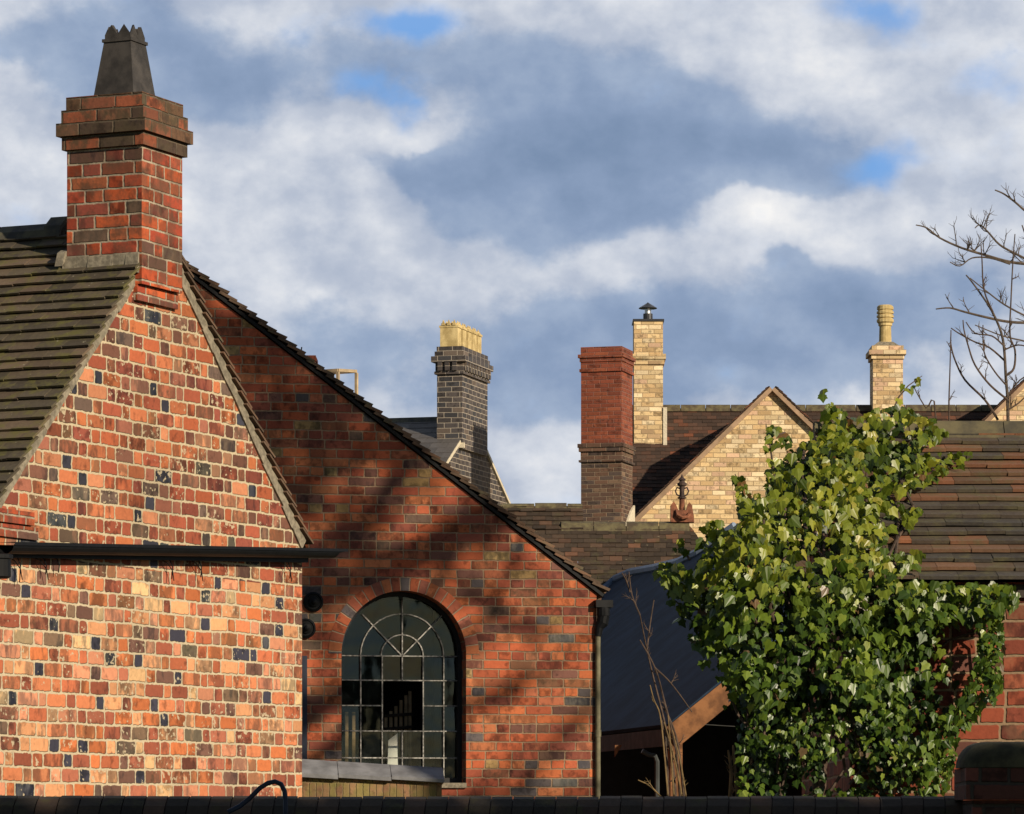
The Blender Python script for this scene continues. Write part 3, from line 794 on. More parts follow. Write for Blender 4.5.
# low wall with grey capping in front of the window
def low_wall():
    Z = 31.0
    fr = Fr(302, Z, R(5))
    t = thing('low_wall', 'low mossy brick wall under a grey lead capping in front of arched window', 'low wall', fr.loc(), fr.a)
    x0, x1 = fr.X(285), fr.X(442); zt = fr.H(776, 0); zc = fr.H(757.5, 0)
    w = MB(); w.box(x0, x1, .02, .5, 0, zt); w.build('brickwork', M['lowwall'], t)
    c = MB()
    N = 3; L = (x1 - x0 + .02) / N; fall = .075
    for k in range(N):
        a = x0 + k * L; dz = -fall * k / N
        pr = [(a, -.04, zt - .0 + dz * .5), (a, -.045, zt + .03 + dz * .6), (a, .05, zt + .085 + dz), (a, .2, zc + dz), (a, .5, zc + dz), (a, .5, zt - .03 + dz * .5)]
        c.extrude(pr, (L - .004, 0, -fall / N))
    c.build('capping', M['lead'], t)
low_wall()

# rail and stub on the roof behind the verge
def roof_bits():
    fr = Fr(338, 35.0, R(-30))
    t = thing('timber_frame', 'pale timber guard frame standing up behind the tiled verge', 'frame', fr.loc(), fr.a)
    zt = fr.H(369, 0)
    a = MB(); L = .25; W = .22; zb = zt - .75; s = .022
    corners = [(-.25, 0), (.0, 0), (.0 + .09, .16), (-.16, .16)]
    f = MB()
    for i in range(4):
        p, q = corners[i], corners[(i + 1) % 4]; f.bar((p[0], p[1], zt - .01), (q[0], q[1], zt - .01), s, .026)
    f.build('rail', M['wood_pale'], t)
    for i, (x, y) in enumerate(corners):
        pm = MB(); pm.box(x - .012, x + .012, y - .012, y + .012, zb, zt - .024); pm.build('post', M['wood_pale'], t)
    Z = 35.6
    p = at(309, 356, Z)
    st = MB(); st.box(-.062, .062, -.06, .2, -.9, 0); st.box(-.07, .07, -.07, .21, -.05, -.02)
    o = st.build('chimney_stub', M['redst']); o.location = p; tag(o, 'short red brick stub peeping over the tiled verge beside timber frame', 'chimney stub')
    sp = MB(); q = at(300, 357, 34.2); sp.tube([(0, 0, -.5), (.0, 0, -.02), (.015, 0, .085)], .006, 5)
    o = sp.build('metal_spike', M['black_iron']); o.location = q; tag(o, 'thin dark metal spike on the tiled roof edge', 'spike')
roof_bits()

# ------------------------------------------------------------------ house with the dark brick stack
def dark_house():
    fr = Fr(459, 62.0, math.atan2(.963, .27))
    t = thing('slate_house', 'slate roofed house with gable and tall blue-black brick chimney', 'house', fr.loc(), fr.a)
    xs1 = fr.X(484.5); xr = fr.X(509)
    zr = fr.H(505, xr)
    xl = -2.6
    z_r = fr.H(449, xs1)
    sl = (z_r - zr) / (xr - xs1)
    xp = (xs1) / 2
    zp = z_r + (xs1 - xp) * sl
    xl = xp - (xr - xp)
    w = MB(); D = 7
    w.poly([(xl, 0, 0), (xr, 0, 0), (xr, 0, zr), (xp, 0, zp), (xl, 0, zr)])
    w.poly([(xr, 0, 0), (xr, D, 0), (xr, D, zr), (xr, 0, zr)]); w.poly([(xl, D, 0), (xl, 0, 0), (xl, 0, zr), (xl, D, zr)])
    w.poly([(xr, D, 0), (xl, D, 0), (xl, D, zr), (xp, D, zp), (xr, D, zr)])
    w.build('gable_wall', M['dkstack'], t)
    p_ = math.atan(sl); c_, s_ = cos(p_), sin(p_)
    rf = MB()
    for sg in (-1, 1):
        n_, u_ = Vector((sg * s_, 0, c_)), Vector((-sg * c_, 0, s_)); L_ = (xr - xp) / c_ + .1; pk = Vector((xp, 0, zp))
        rf.tiles(pk + n_ * .02 - u_ * L_ + Vector((0, -.03, 0)), (0, 1, 0), u_, n_, D * .6, L_ - .01, gauge=.2, tw=.28, th=.008, lift=.008, jit=.4)
    rf.build('roof', M['slate'], t)
    rd = MB(); rd.extrude([(xp - .12, .0, zp - .03), (xp, .0, zp + .07), (xp + .12, .0, zp - .03)], (0, D * .6, 0)); rd.build('ridge', M['ridge_grey'], t)
    for sg in (-1, 1):
        v = MB(); n_, u_ = Vector((sg * s_, 0, c_)), Vector((-sg * c_, 0, s_)); L_ = (xr - xp) / c_ + .05; pk = Vector((xp, 0, zp))
        a_ = (xp + .02 if sg < 0 else xs1 - xp + .02) / c_
        v.extrude([pk - u_ * a_ + n_ * .02, pk - u_ * L_ + n_ * .02, pk - u_ * L_ - n_ * .03, pk - u_ * a_ - n_ * .03], (0, -.035, 0))
        v.build('verge', M['pale_mortar'], t)
    y1 = fr.Y(437, 0)
    zt = fr.H(352, 0); zb = fr.H(500, 0)
    c = MB(); c.box(0, xs1, -.05, y1, zb + .8, fr.H(374, 0)); ch = c.build('chimney', M['dkstack'], t)
    k = MB()
    def ring(pa, pb, e): k.box(-e, xs1 + e, -.05 - e, y1 + e, fr.H(pa, 0) + .003, fr.H(pb, 0))
    ring(374, 371, .035); 
    n = 9
    ring(371, 362, .02)
    for i in range(n):                                            # dentil course
        a = xs1 * i / n; k.box(a + .02, a + xs1 / n - .05, -.122, -.071, fr.H(371, 0) + .006, fr.H(362, 0) - .002)
    for i in range(3):
        b = y1 * i / 3; k.box(-.072, -.021, b + .02, b + y1 / 3 - .03, fr.H(371, 0) + .006, fr.H(362, 0) - .002)
    ring(362, 356, .075); ring(356, 351, .03); ring(351, 346, .005)
    k.build('crown', M['dkstack'], ch)
    f = MB(); zf = fr.H(446, 0); f.box(-.03, .015, -.09, y1 + .05, zf - .03, zf + .05); f.build('flashing', M['pale_mortar'], ch)
    zt = fr.H(346.5, 0)
    N = 5
    for i in range(N):
        cx = xs1 * (i + .5) / N; cy = y1 / 2
        p = MB(); hw = xs1 / N * .33; hy = y1 * .40
        h = (fr.H(319, 0) - zt)
        p.box(cx - hw, cx + hw, cy - hy, cy + hy, zt, zt + h * .72)
        p.box(cx - hw * 1.08, cx + hw * 1.08, cy - hy * 1.1, cy + hy * 1.1, zt + h * .722, zt + h * .80)
        for sx in (-1, 1):
            for sy in (-1, 0, 1):
                p.extrude([(cx + sx * hw * .98 - .02, cy + (sy - .35) * hy * .62, zt + h * .80), (cx + sx * hw * .98 - .02, cy + (sy + .35) * hy * .62, zt + h * .80), (cx + sx * hw * .98 - .02, cy + sy * hy * .62, zt + h)], (.04, 0, 0))
        p.box(cx - hw * .9, cx + hw * .9, cy - hy * .9, cy + hy * .9, zt + h * .802, zt + h * .88)
        p.build('chimney_pot', M['pot_buff'], ch)
dark_house()

# ------------------------------------------------------------------ mossy tiled wing with the red and brown stack
def wing():
    Z = 54.0
    fr = Fr(570, Z, 0)
    t = thing('tiled_wing', 'low wing with moss covered tile roof, terracotta finial and red over brown chimney', 'house', fr.loc(), 0)
    zr = fr.H(527, 0); pitch = R(40); c_, s_ = cos(pitch), sin(pitch)
    u_, n_ = Vector((0, c_, s_)), Vector((0, -s_, c_))
    x0, x1 = fr.X(470), fr.X(690)
    L_ = 2.6
    rf = MB()
    o = Vector((x0, 0, zr)) - u_ * L_
    rf.tiles(o, (1, 0, 0), u_, n_, x1 - x0, L_, gauge=.1, tw=.17, jit=1.8)
    # higher part to the left
    xa = fr.X(583.5); ya = .36
    o = Vector((x0, 0, zr)) + n_ * .005
    rf.tiles(o - u_ * .1, (1, 0, 0), u_, n_, xa - x0, .56, gauge=.1, tw=.17, jit=1.8, lift=.03)
    rf.poly([Vector((x0, 0, zr - .1)), Vector((xa, 0, zr - .1)), Vector((xa, .36, zr + .28)), Vector((x0, .36, zr + .28))])
    # hipped right end
    xe = fr.X(703)
    dx = .0
    P = Vector((x1, 0, zr)); e0 = P - u_ * L_
    hx = L_ * c_ * .5
    for k in range(26):
        a = k * .1; b = a + .13
        wa, wb = hx * b / L_, hx * a / L_
        nt_ = max(1, int(wa / .17))
        p0, p1 = P - u_ * b, P - u_ * a
        col = (random.random(), random.random(), .5)
        rf.hexa([p0 + n_ * .016, p0 + n_ * .016 + Vector((wa, 0, 0)), p1 + Vector((wb, 0, 0)), p1,
                 p0 + n_ * .03, p0 + n_ * .03 + Vector((wa, 0, 0)), p1 + n_ * .014 + Vector((wb, 0, 0)), p1 + n_ * .014], col)
    # hip face and the far slope close the roof
    rf.poly([P, e0 + Vector((hx, 0, 0)), e0 + Vector((hx, 4 + 2 * L_ * c_, 0)), P + Vector((0, 4, 0))])
    rf.poly([Vector((x0, 0, zr)), P, P + Vector((0, 4, -.2)), Vector((x0, 4, zr - .2))])
    rf.build('roof', M['mid_tile'], t)
    rd = MB(); x = xa - .3
    while x < x1 - .05:
        w_ = min(.44, x1 - x); dz = random.uniform(-.01, .01)
        rd.extrude([(x, -.11, zr - .06 + dz), (x, -.06, zr + .05 + dz), (x, .02, zr + .08 + dz), (x, .12, zr - .04 + dz)], (w_ - .01, 0, 0)); x += w_
    zr2 = zr + .46 * s_; y2 = .46 * c_; x = x0
    while x < xa - .02:
        w_ = min(.44, xa - x); dz = random.uniform(-.01, .01)
        rd.extrude([(x, y2 - .10, zr2 - .06 + dz), (x, y2 - .05, zr2 + .03 + dz), (x, y2 + .02, zr2 + .05 + dz), (x, y2 + .12, zr2 - .04 + dz)], (w_ - .01, 0, 0)); x += w_
    rd.build('ridge_tiles', M['ridge_brown'], t)
    wl = MB(); ye = -L_ * c_ + .15
    ze = zr - L_ * s_
    wl.box(x0, x1 + hx - .15, ye, 4, 0, ze + .02); wl.build('wall', M['outb'], t)
    # finial
    fx, fz = fr.X(682), zr + .06
    f = MB(); s = Z / F
    f.lathe((fx, 0, fz + 24 * s), [(4.5 * s, 0), (4.5 * s, 1.2 * s), (2.6 * s, 2 * s), (2.4 * s, 9 * s), (2.8 * s, 12 * s), (4.6 * s, 13 * s), (5 * s, 15 * s), (3 * s, 16.5 * s), (2.4 * s, 18 * s), (4.2 * s, 18.6 * s), (1.4 * s, 21.5 * s), (.2 * s, 24.5 * s)], 12)
    for sg in (-1, 1):
        pts = [(fx + sg * q[0] * s, 0, fz + q[1] * s) for q in ((2.2, 34), (5, 35), (6.6, 31.5), (5.2, 28), (2.5, 26.5))]
        f.tube(pts, .9 * s, 6)
    body = f.build('finial', M['dark_terracotta'], t)
    b = MB()
    b.extrude([(fx - 11.5 * s, -.09, fz), (fx + 12 * s, -.09, fz), (fx + 11 * s, -.09, fz + 9 * s), (fx + 9.5 * s, -.09, fz + 17 * s), (fx + 7 * s, -.09, fz + 20 * s), (fx + 5.5 * s, -.09, fz + 17.5 * s), (fx + 4 * s, -.09, fz + 12 * s),
               (fx - 4 * s, -.09, fz + 12 * s), (fx - 6.5 * s, -.09, fz + 18 * s), (fx - 8.5 * s, -.09, fz + 20.5 * s), (fx - 11.5 * s, -.09, fz + 17 * s), (fx - 11.5 * s, -.09, fz + 7 * s)], (0, .18, 0))
    b.lathe((fx, 0, fz + 10 * s), [(4 * s, 0), (2.8 * s, 3 * s), (2.6 * s, 15 * s)], 10)
    b.tube([(fx - 6 * s, -.1, fz + 12 * s), (fx - 5 * s, -.13, fz + 7 * s), (fx, -.15, fz + 4 * s), (fx + 5 * s, -.13, fz + 5 * s), (fx + 8 * s, -.1, fz + 9 * s)], 1.8 * s, 6)
    b.build('saddle', M['terracotta'], body)
    # stack
        # stack axes: left face almost square to the view, right face running back
    ang = math.atan2(.963, .27) - pi / 2
    cf = Fr(621.5, 60.6, ang)
    e = bpy.data.objects.new('chimney', None); C.objects.link(e); e.parent = t
    e.location = (cf.O.x - fr.O.x, cf.O.y - fr.O.y, 0); e.rotation_euler = (0, 0, ang)
    xl = cf.X(581); yb = cf.Y(632.5, 0)
    zm = cf.H(443, 0); zt = cf.H(346, 0); zb = 3.0
    c = MB(); c.box(xl, 0, 0, yb, zb, zm - .28); c.build('brown_shaft', M['brownst'], e)
    def ringbox(mb, z0, z1, o_): mb.box(xl - o_, o_, -o_, yb + o_, z0 + .002, z1)
    c = MB(); ringbox(c, zm - .28, zm - .245, .03); ringbox(c, zm - .245, zm - .12, .005); ringbox(c, zm - .12, zm - .06, .03); ringbox(c, zm - .06, zm - .0, .045); c.build('string_course', M['brownst'], e)
    c = MB(); c.box(xl, 0, 0, yb, zm + .002, zt - .2); c.build('red_shaft', M['redst'], e)
    c = MB(); h = cf.H
    ringbox(c, h(371, 0), h(368, 0), .022); ringbox(c, h(368, 0), h(361, 0), .004); ringbox(c, h(361, 0), h(357, 0), .018); ringbox(c, h(357, 0), h(353.5, 0), .04); ringbox(c, h(353.5, 0), h(346, 0), .004)
    c.build('crown', M['redst'], e)
    fl = MB(); zf = cf.H(523, 0)
    fl.extrude([(.004, yb + .02, zf - .2), (.004, yb + .02, zf + .32), (.004, yb * .72, zf + .22), (.004, yb * .35, zf + .02), (.004, .0, zf), (.004, .0, zf - .2)], (.03, 0, 0))
    fl.build('flashing', M['pale_mortar'], e)
wing()

# ------------------------------------------------------------------ cream brick house at the back
def cream_house():
    Z = 68.0
    fr = Fr(772, Z, 0)
    t = thing('cream_house', 'cream brick house with dark red tile roof, pointed gable and two cream chimneys', 'house', fr.loc(), 0)
    pitch = math.atan(134 / 138.0); c_, s_ = cos(pitch), sin(pitch)
    zp = fr.H(390, 0)
    def gable(px_apex, py_apex, half, name):
        xa = fr.X(px_apex); za = fr.H(py_apex, xa); zl = za - half * tan(pitch)
        w = MB(); w.poly([(xa - half, 0, 0), (xa + half, 0, 0), (xa + half, 0, zl), (xa, 0, za), (xa - half, 0, zl)])
        w.build(name, M['cream'], t)
        rf = MB()
        vb = MB()
        for sg in (-1, 1):
            n_, u_ = Vector((sg * s_, 0, c_)), Vector((-sg * c_, 0, s_)); pk = Vector((xa, 0, za)); L_ = half / c_
            rf.tiles(pk + n_ * .06 - u_ * L_ + Vector((0, -.12, 0)), (0, 1, 0), u_, n_, 1.2, L_, gauge=.1, tw=.17, th=.018, lift=.02)
            rf.poly([pk + n_ * .055 + Vector((0, -.05, 0)), pk + n_ * .055 - u_ * L_ + Vector((0, -.05, 0)), pk + n_ * .055 - u_ * L_ + Vector((0, 5, 0)), pk + n_ * .055 + Vector((0, 5, 0))])
            vb.extrude([pk + n_ * .06, pk - u_ * L_ + n_ * .06, pk - u_ * L_ - n_ * .015, pk - n_ * .015], (0, -.10 - .003 * sg, 0))
        rf.build(name + '_roof', M['main_tile'], t)
        vb.build('bargeboard', M['wood_brown'], t)
        return xa, za
    M['wood_brown'] = plain('brown bargeboard', (.33, .22, .14), .8, .2, 5)
    gable(772, 390, 3.2, 'gable_wall')
    gable(1052, 360, 1.35, 'small_gable')
    # main roof behind
    YR = 3.2                                                     # ridge distance behind the gable wall
    x0, x1 = fr.X(606, YR), fr.X(1060, YR)
    zr = fr.H(409, 0, YR); pm = R(44); cm, sm = cos(pm), sin(pm)
    u_, n_ = Vector((0, cm, sm)), Vector((0, -sm, cm)); L_ = 3.2 / cm * .95
    rf = MB()
    rf.tiles(Vector((x0, YR, zr)) - u_ * L_, (1, 0, 0), u_, n_, x1 - x0, L_, gauge=.1, tw=.17, jit=1.2)
    rf.poly([Vector((x0, YR, zr)), Vector((x1, YR, zr)), Vector((x1, YR * 2, zr - 3)), Vector((x0, YR * 2, zr - 3))])
    rf.build('roof', M['main_tile'], t)
    rd = MB(); x = x0
    while x < x1:
        rd.extrude([(x, YR - .12, zr - .05), (x, YR - .06, zr + .06), (x, YR + .03, zr + .08), (x, YR + .13, zr - .04)], (.43, 0, 0)); x += .445
    rd.build('ridge_tiles', M['ridge_brown'], t)
    w = MB(); ye = YR - L_ * cm + .2; w.box(x0 + .1, x1 + 2, ye, YR * 2, 0, zr - L_ * sm + .1); w.build('wall', M['cream'], t)
    # chimney with steel cowl
    def stack(pxl, pxr, y, py_top, py_base, nm, side=0.0):
        xa, xb = fr.X(pxl, y), fr.X(pxr, y); d = .62
        e = bpy.data.objects.new(nm, None); C.objects.link(e); e.parent = t
        return e, xa, xb, d, fr.H(py_top, 0, y), fr.H(py_base, 0, y)
    y = YR - .75
    e, xa, xb, d, zt, zb = stack(634, 663, y, 319, 433, 'chimney')
    c = MB(); c.box(xa + .0, xb - .0, y, y + d, zb - .5, zt - .04); c.build('shaft', M['cream'], e)
    c = MB(); zz = fr.H(358, 0, y); c.box(xa - .05, xb + .05, y - .05, y + d + .05, zz - .02, zz + .07); c.box(xa - .025, xb + .025, y - .025, y + d + .025, zz - .11, zz - .022); c.build('band', M['cream'], e)
    c = MB(); c.box(xa - .02, xb + .02, y - .02, y + d + .02, zt - .038, zt + .0); c.build('slab', M['cowl'], e)
    c = MB(); c.box(xb + .002, xb + .07, y - .02, y + d, zb - .3, zb + .45); c.build('flashing', M['pale_mortar'], e)
    c = MB(); cx, cy = (xa + xb) / 2, y + d / 2
    c.lathe((cx, cy, zt), [(.085, 0), (.085, .13)], 14); c.lathe((cx, cy, zt + .22), [(.16, 0), (.165, .012), (.02, .1), (.01, .11)], 16)
    co = c.build('cowl', M['cowl'], e)
    c = MB(); c.lathe((cx, cy, zt + .13), [(.06, 0), (.06, .1)], 12); c.build('liner', M['steel'], co)
    # chimney with clay pot
    y = YR - .35
    e, xa, xb, d, zt, zb = stack(873, 903, y, 340, 412, 'chimney')
    c = MB(); c.box(xa, xb, y, y + d, zb - .6, fr.H(359, 0, y)); c.extrude([(xb - .001, y + .01, zb - .4), (xb + .09, y + .01, zb - .4), (xb + .01, y + .01, zb + .12), (xb - .001, y + .01, zb + .12)], (0, d - .02, 0)); c.build('shaft', M['cream'], e)
    c = MB(); H_ = lambda p: fr.H(p, 0, y)
    c.box(xa - .03, xb + .02, y - .03, y + d + .03, H_(359) + .003, H_(355)); c.box(xa - .07, xb + .05, y - .07, y + d + .06, H_(355) + .003, H_(350)); c.box(xa - .02, xb + .01, y - .02, y + d + .02, H_(350) + .003, H_(345.5)); c.build('crown', M['cream'], e)
    fm = MB(); cx, cy = (xa + xb) / 2 - .02, y + d / 2
    b0, b1 = .24, .13
    z0, z1 = H_(345.5), H_(340.5)
    fm.hexa([(cx - b0, cy - b0, z0), (cx + b0, cy - b0, z0), (cx + b0, cy + b0, z0), (cx - b0, cy + b0, z0), (cx - b1, cy - b1, z1), (cx + b1, cy - b1, z1), (cx + b1, cy + b1, z1), (cx - b1, cy + b1, z1)])
    fm.build('flaunching', M['mortar'], e)
    s = fr.Zd(0, y) / F
    p = MB(); p.lathe((cx, cy, z1), [(6.8 * s, 0), (6.3 * s, 1 * s), (5.9 * s, 16 * s), (7 * s, 17 * s), (7 * s, 19 * s), (8.6 * s, 20.5 * s), (8.6 * s, 23 * s), (7.4 * s, 23.6 * s), (7.4 * s, 24.6 * s), (8.6 * s, 25 * s), (8.6 * s, 27 * s), (7.4 * s, 27.6 * s), (7.4 * s, 28.6 * s), (8.6 * s, 29 * s), (8.6 * s, 31 * s), (7.4 * s, 31.6 * s), (7.4 * s, 32.6 * s), (8.4 * s, 33 * s), (8.2 * s, 36 * s), (6.4 * s, 37.5 * s)], 16)
    p.build('chimney_pot', M['pot_buff'], e)
    # aerial-thin rod by the ridge
cream_house()

# ------------------------------------------------------------------ shed with the blue grey sheet roof
def shed():
    u2 = Vector((.985, .17)); e2 = Vector((-.17, .985))
    A = at(668, 724, 36.0)
    fr = Fr(668, 36.0, math.atan2(u2.y, u2.x))                   # X up the slope, Y away along the eaves
    t = thing('open_shed', 'open fronted shed under a blue grey sheet roof with orange timber bargeboard', 'shed', fr.loc(), fr.a)
    zA = A.z
    # pitch from the verge seen in the photo
    q = None
    lo, hi = .2, 1.6
    for _ in range(40):
        mid = (lo + hi) / 2
        x = fr.X(720); z = zA + x * mid
        py = HY - (z - EYE) * F / fr.Zd(x, 0)
        if py > 681: lo = mid
        else: hi = mid
    tp = mid; pitch = math.atan(tp)
    n_ = Vector((-sin(pitch), 0, cos(pitch)))
    def on_plane(px, py):                                        # where the line of sight meets the roof plane
        k = (px - CX) / F; m_ = (HY - py) / F
        lam = (zA - EYE - tp * (u2.x * fr.O.x + u2.y * fr.O.y)) / (m_ - tp * (u2.x * k + u2.y))
        q = Vector((k * lam, lam)) - fr.O
        x = q.dot(fr.d); return Vector((x, q.dot(fr.n), zA + x * tp))
    Xr = 2.0
    ridge_px = on_plane(736, 527)
    pts = [Vector((0, 0, zA)), Vector((1.7, 0, zA + 1.7 * tp))]
    for px, py in ((736, 527), (700, 553), (680, 563), (655, 569), (632, 573), (616, 580), (602, 592)): pts.append(on_plane(px, py))
    far = max(p.y for p in pts)
    pts.append(Vector((0, fr.Y(590, 0), zA)))
    r = MB(); r.extrude(pts, -n_ * .04)
    r.build('sheet_roof', M['tarp'], t)
    # rolled top edge
    tp_ = MB(); ed = [p + n_ * .01 for p in pts[2:9]]
    tp_.tube(ed, .06, 8); tp_.build('rolled_edge', M['sheet_edge_lit'], t)
    bb = MB(); dn = Vector((0, 0, -1))
    L = fr.X(745)
    a = Vector((-.02, -.03, zA - .03)); b = Vector((L, -.03, zA + L * tp - .03)); per = Vector((sin(pitch), 0, -cos(pitch))) * .195
    bb.extrude([a, b, b + per, a + per * 1.05 + Vector((.0, 0, 0))], (0, .03, 0)); bb.build('bargeboard', M['wood_orange'], t)
    ee = MB(); ee.box(-.03, .0, .03, 3.2, zA - .2, zA - .045); ee.build('eaves_board', M['wood_dark'], t)
    ps = MB(); ps.box(.03, .14, .03, .14, 0, zA - .1); ps.build('post', M['wood_orange'], t)
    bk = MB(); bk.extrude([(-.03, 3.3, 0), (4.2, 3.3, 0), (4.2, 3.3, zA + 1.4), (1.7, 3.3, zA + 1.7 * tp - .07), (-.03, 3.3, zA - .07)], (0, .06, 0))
    bk.extrude([(1.9, .08, 0), (1.9, 3.29, 0), (1.9, 3.29, zA + 1.5), (1.9, .08, zA + 1.5)], (.05, 0, 0)); bk.build('back_wall', M['shade_dark'], t)  # right side closed in to keep the inside dark
    fb = MB(); fb.box(.15, 1.8, .16, .20, 0, zA - .9); fb.build('shade_boards', M['shade_dark'], t)  # low boards added to keep light out of the shed
    p = MB(); w0 = fr.pt(642, 751, .5); p1 = fr.pt(655, 756, .5)
    p.tube([w0, w0.lerp(p1, .5) + Vector((0, 0, -.01)), p1, p1 + Vector((.02, 0, -.05)), Vector((p1.x + .02, .5, 0))], .024, 8); p.build('waste_pipe', M['grey_pipe'], t)
    wr = MB(); wr.tube([at_local(fr, 682, 723, -.02), at_local(fr, 760, 728, -.02)], .003, 4); wr.build('wire', M['steel'], t)
    pn = MB(); a_ = fr.pt(615, 745, 1.0); b_ = fr.pt(622, 745, 1.0); c__ = fr.pt(615, 757, 1.0)
    pn.extrude([a_, b_, c__], (0, .02, 0)); o = pn.build('pennant', M['wood_orange']); o.location = fr.loc(); o.rotation_euler = (0, 0, fr.a); tag(o, 'small orange triangular pennant hanging in the dark shed', 'pennant')
def at_local(fr, px, py, y): return fr.pt(px, py, y)
M['sheet_edge_lit'] = plain('lit sheet edge', (.20, .25, .33), .5, .12, 4, bump=.1)  # paler colour paints the light caught along the sheet's top
shed()

# ------------------------------------------------------------------ garage with ivy
GA = Fr(850, 17.6, 0)
def garage():
    fr = GA
    t = thing('brick_garage', 'low red brick garage with old tiled roof in mixed browns', 'garage', fr.loc(), 0)
    x0, x1 = 0.0, fr.X(1190)
    ze = fr.H(582, 0); pitch = R(27.5); c_, s_ = cos(pitch), sin(pitch)
    yr = 1.46; zr = ze + yr * tan(pitch)
    D = yr * 2
    w = MB(); w.poly([(x0, 0, 0), (x1, 0, 0), (x1, 0, ze), (x0, 0, ze)])
    w.poly([(x0, D, 0), (x0, 0, 0), (x0, 0, ze), (x0, yr, zr), (x0, D, ze)]); w.poly([(x1, 0, 0), (x1, D, 0), (x1, D, ze), (x1, yr, zr), (x1, 0, ze)])
    w.poly([(x1, D, 0), (x0, D, 0), (x0, D, ze), (x1, D, ze)]); w.build('wall', M['garage'], t)
    u_, n_ = Vector((0, c_, s_)), Vector((0, -s_, c_)); L_ = yr / c_ + .10
    rf = MB()
    rf.tiles(Vector((x0 - .05, yr, zr)) - u_ * L_ + n_ * .02, (1, 0, 0), u_, n_, x1 - x0 + .1, L_ - .02, gauge=.098, tw=.172, th=.016, jit=.7, lift=.036, run=.62)
    rf.poly([(x0 - .04, yr, zr + .01), (x1, yr, zr + .01), (x1, D + .1, ze - .05), (x0 - .04, D + .1, ze - .05)])
    rf.build('roof', M['garage_tile'], t)
    rd = MB(); x = x0 - .05
    while x < x1:
        dz = random.uniform(-.004, .004)
        rd.extrude([(x, yr - .12, zr - .035 + dz), (x, yr - .10, zr + .02 + dz), (x, yr - .04, zr + .09 + dz), (x, yr + .05, zr + .09 + dz), (x, yr + .13, zr - .04 + dz)], (.446, 0, 0)); x += .45
    rd.build('ridge_tiles', M['ridge_garage'], t)
    ev = MB(); ev.box(x0, x1, -.03, -.004, ze - .07, ze - .012); ev.build('fascia', M['wood_dark'], t)
garage()

# ------------------------------------------------------------------ ivy
LEAF = [(0, 0), (.18, -.09), (.38, .0), (.37, .18), (.47, .36), (.26, .50), (.0, .98)]
def add_leaf(mb, p, face, down, size, shade, hue=None):
    """one lobed leaf: blade faces `face`, tip points towards `down`"""
    f = face.normalized(); d = (down - f * down.dot(f))
    if d.length < .05: d = f.cross(Vector((1, 0, 0)))
    d.normalize(); sd = f.cross(d)
    fold = random.uniform(.05, .35)
    col = (shade, random.random() * .5 if hue is None else hue, random.random())
    L = [p + (sd * x + d * y - f * (abs(x) * fold + .15 * y * y)) * size for x, y in LEAF]
    Rr = [p + (-sd * x + d * y - f * (abs(x) * fold + .15 * y * y)) * size for x, y in LEAF]
    mb.poly(L, uv=[(0, 0)] * 7, col=col); mb.poly(list(reversed(Rr)), uv=[(0, 0)] * 7, col=col)

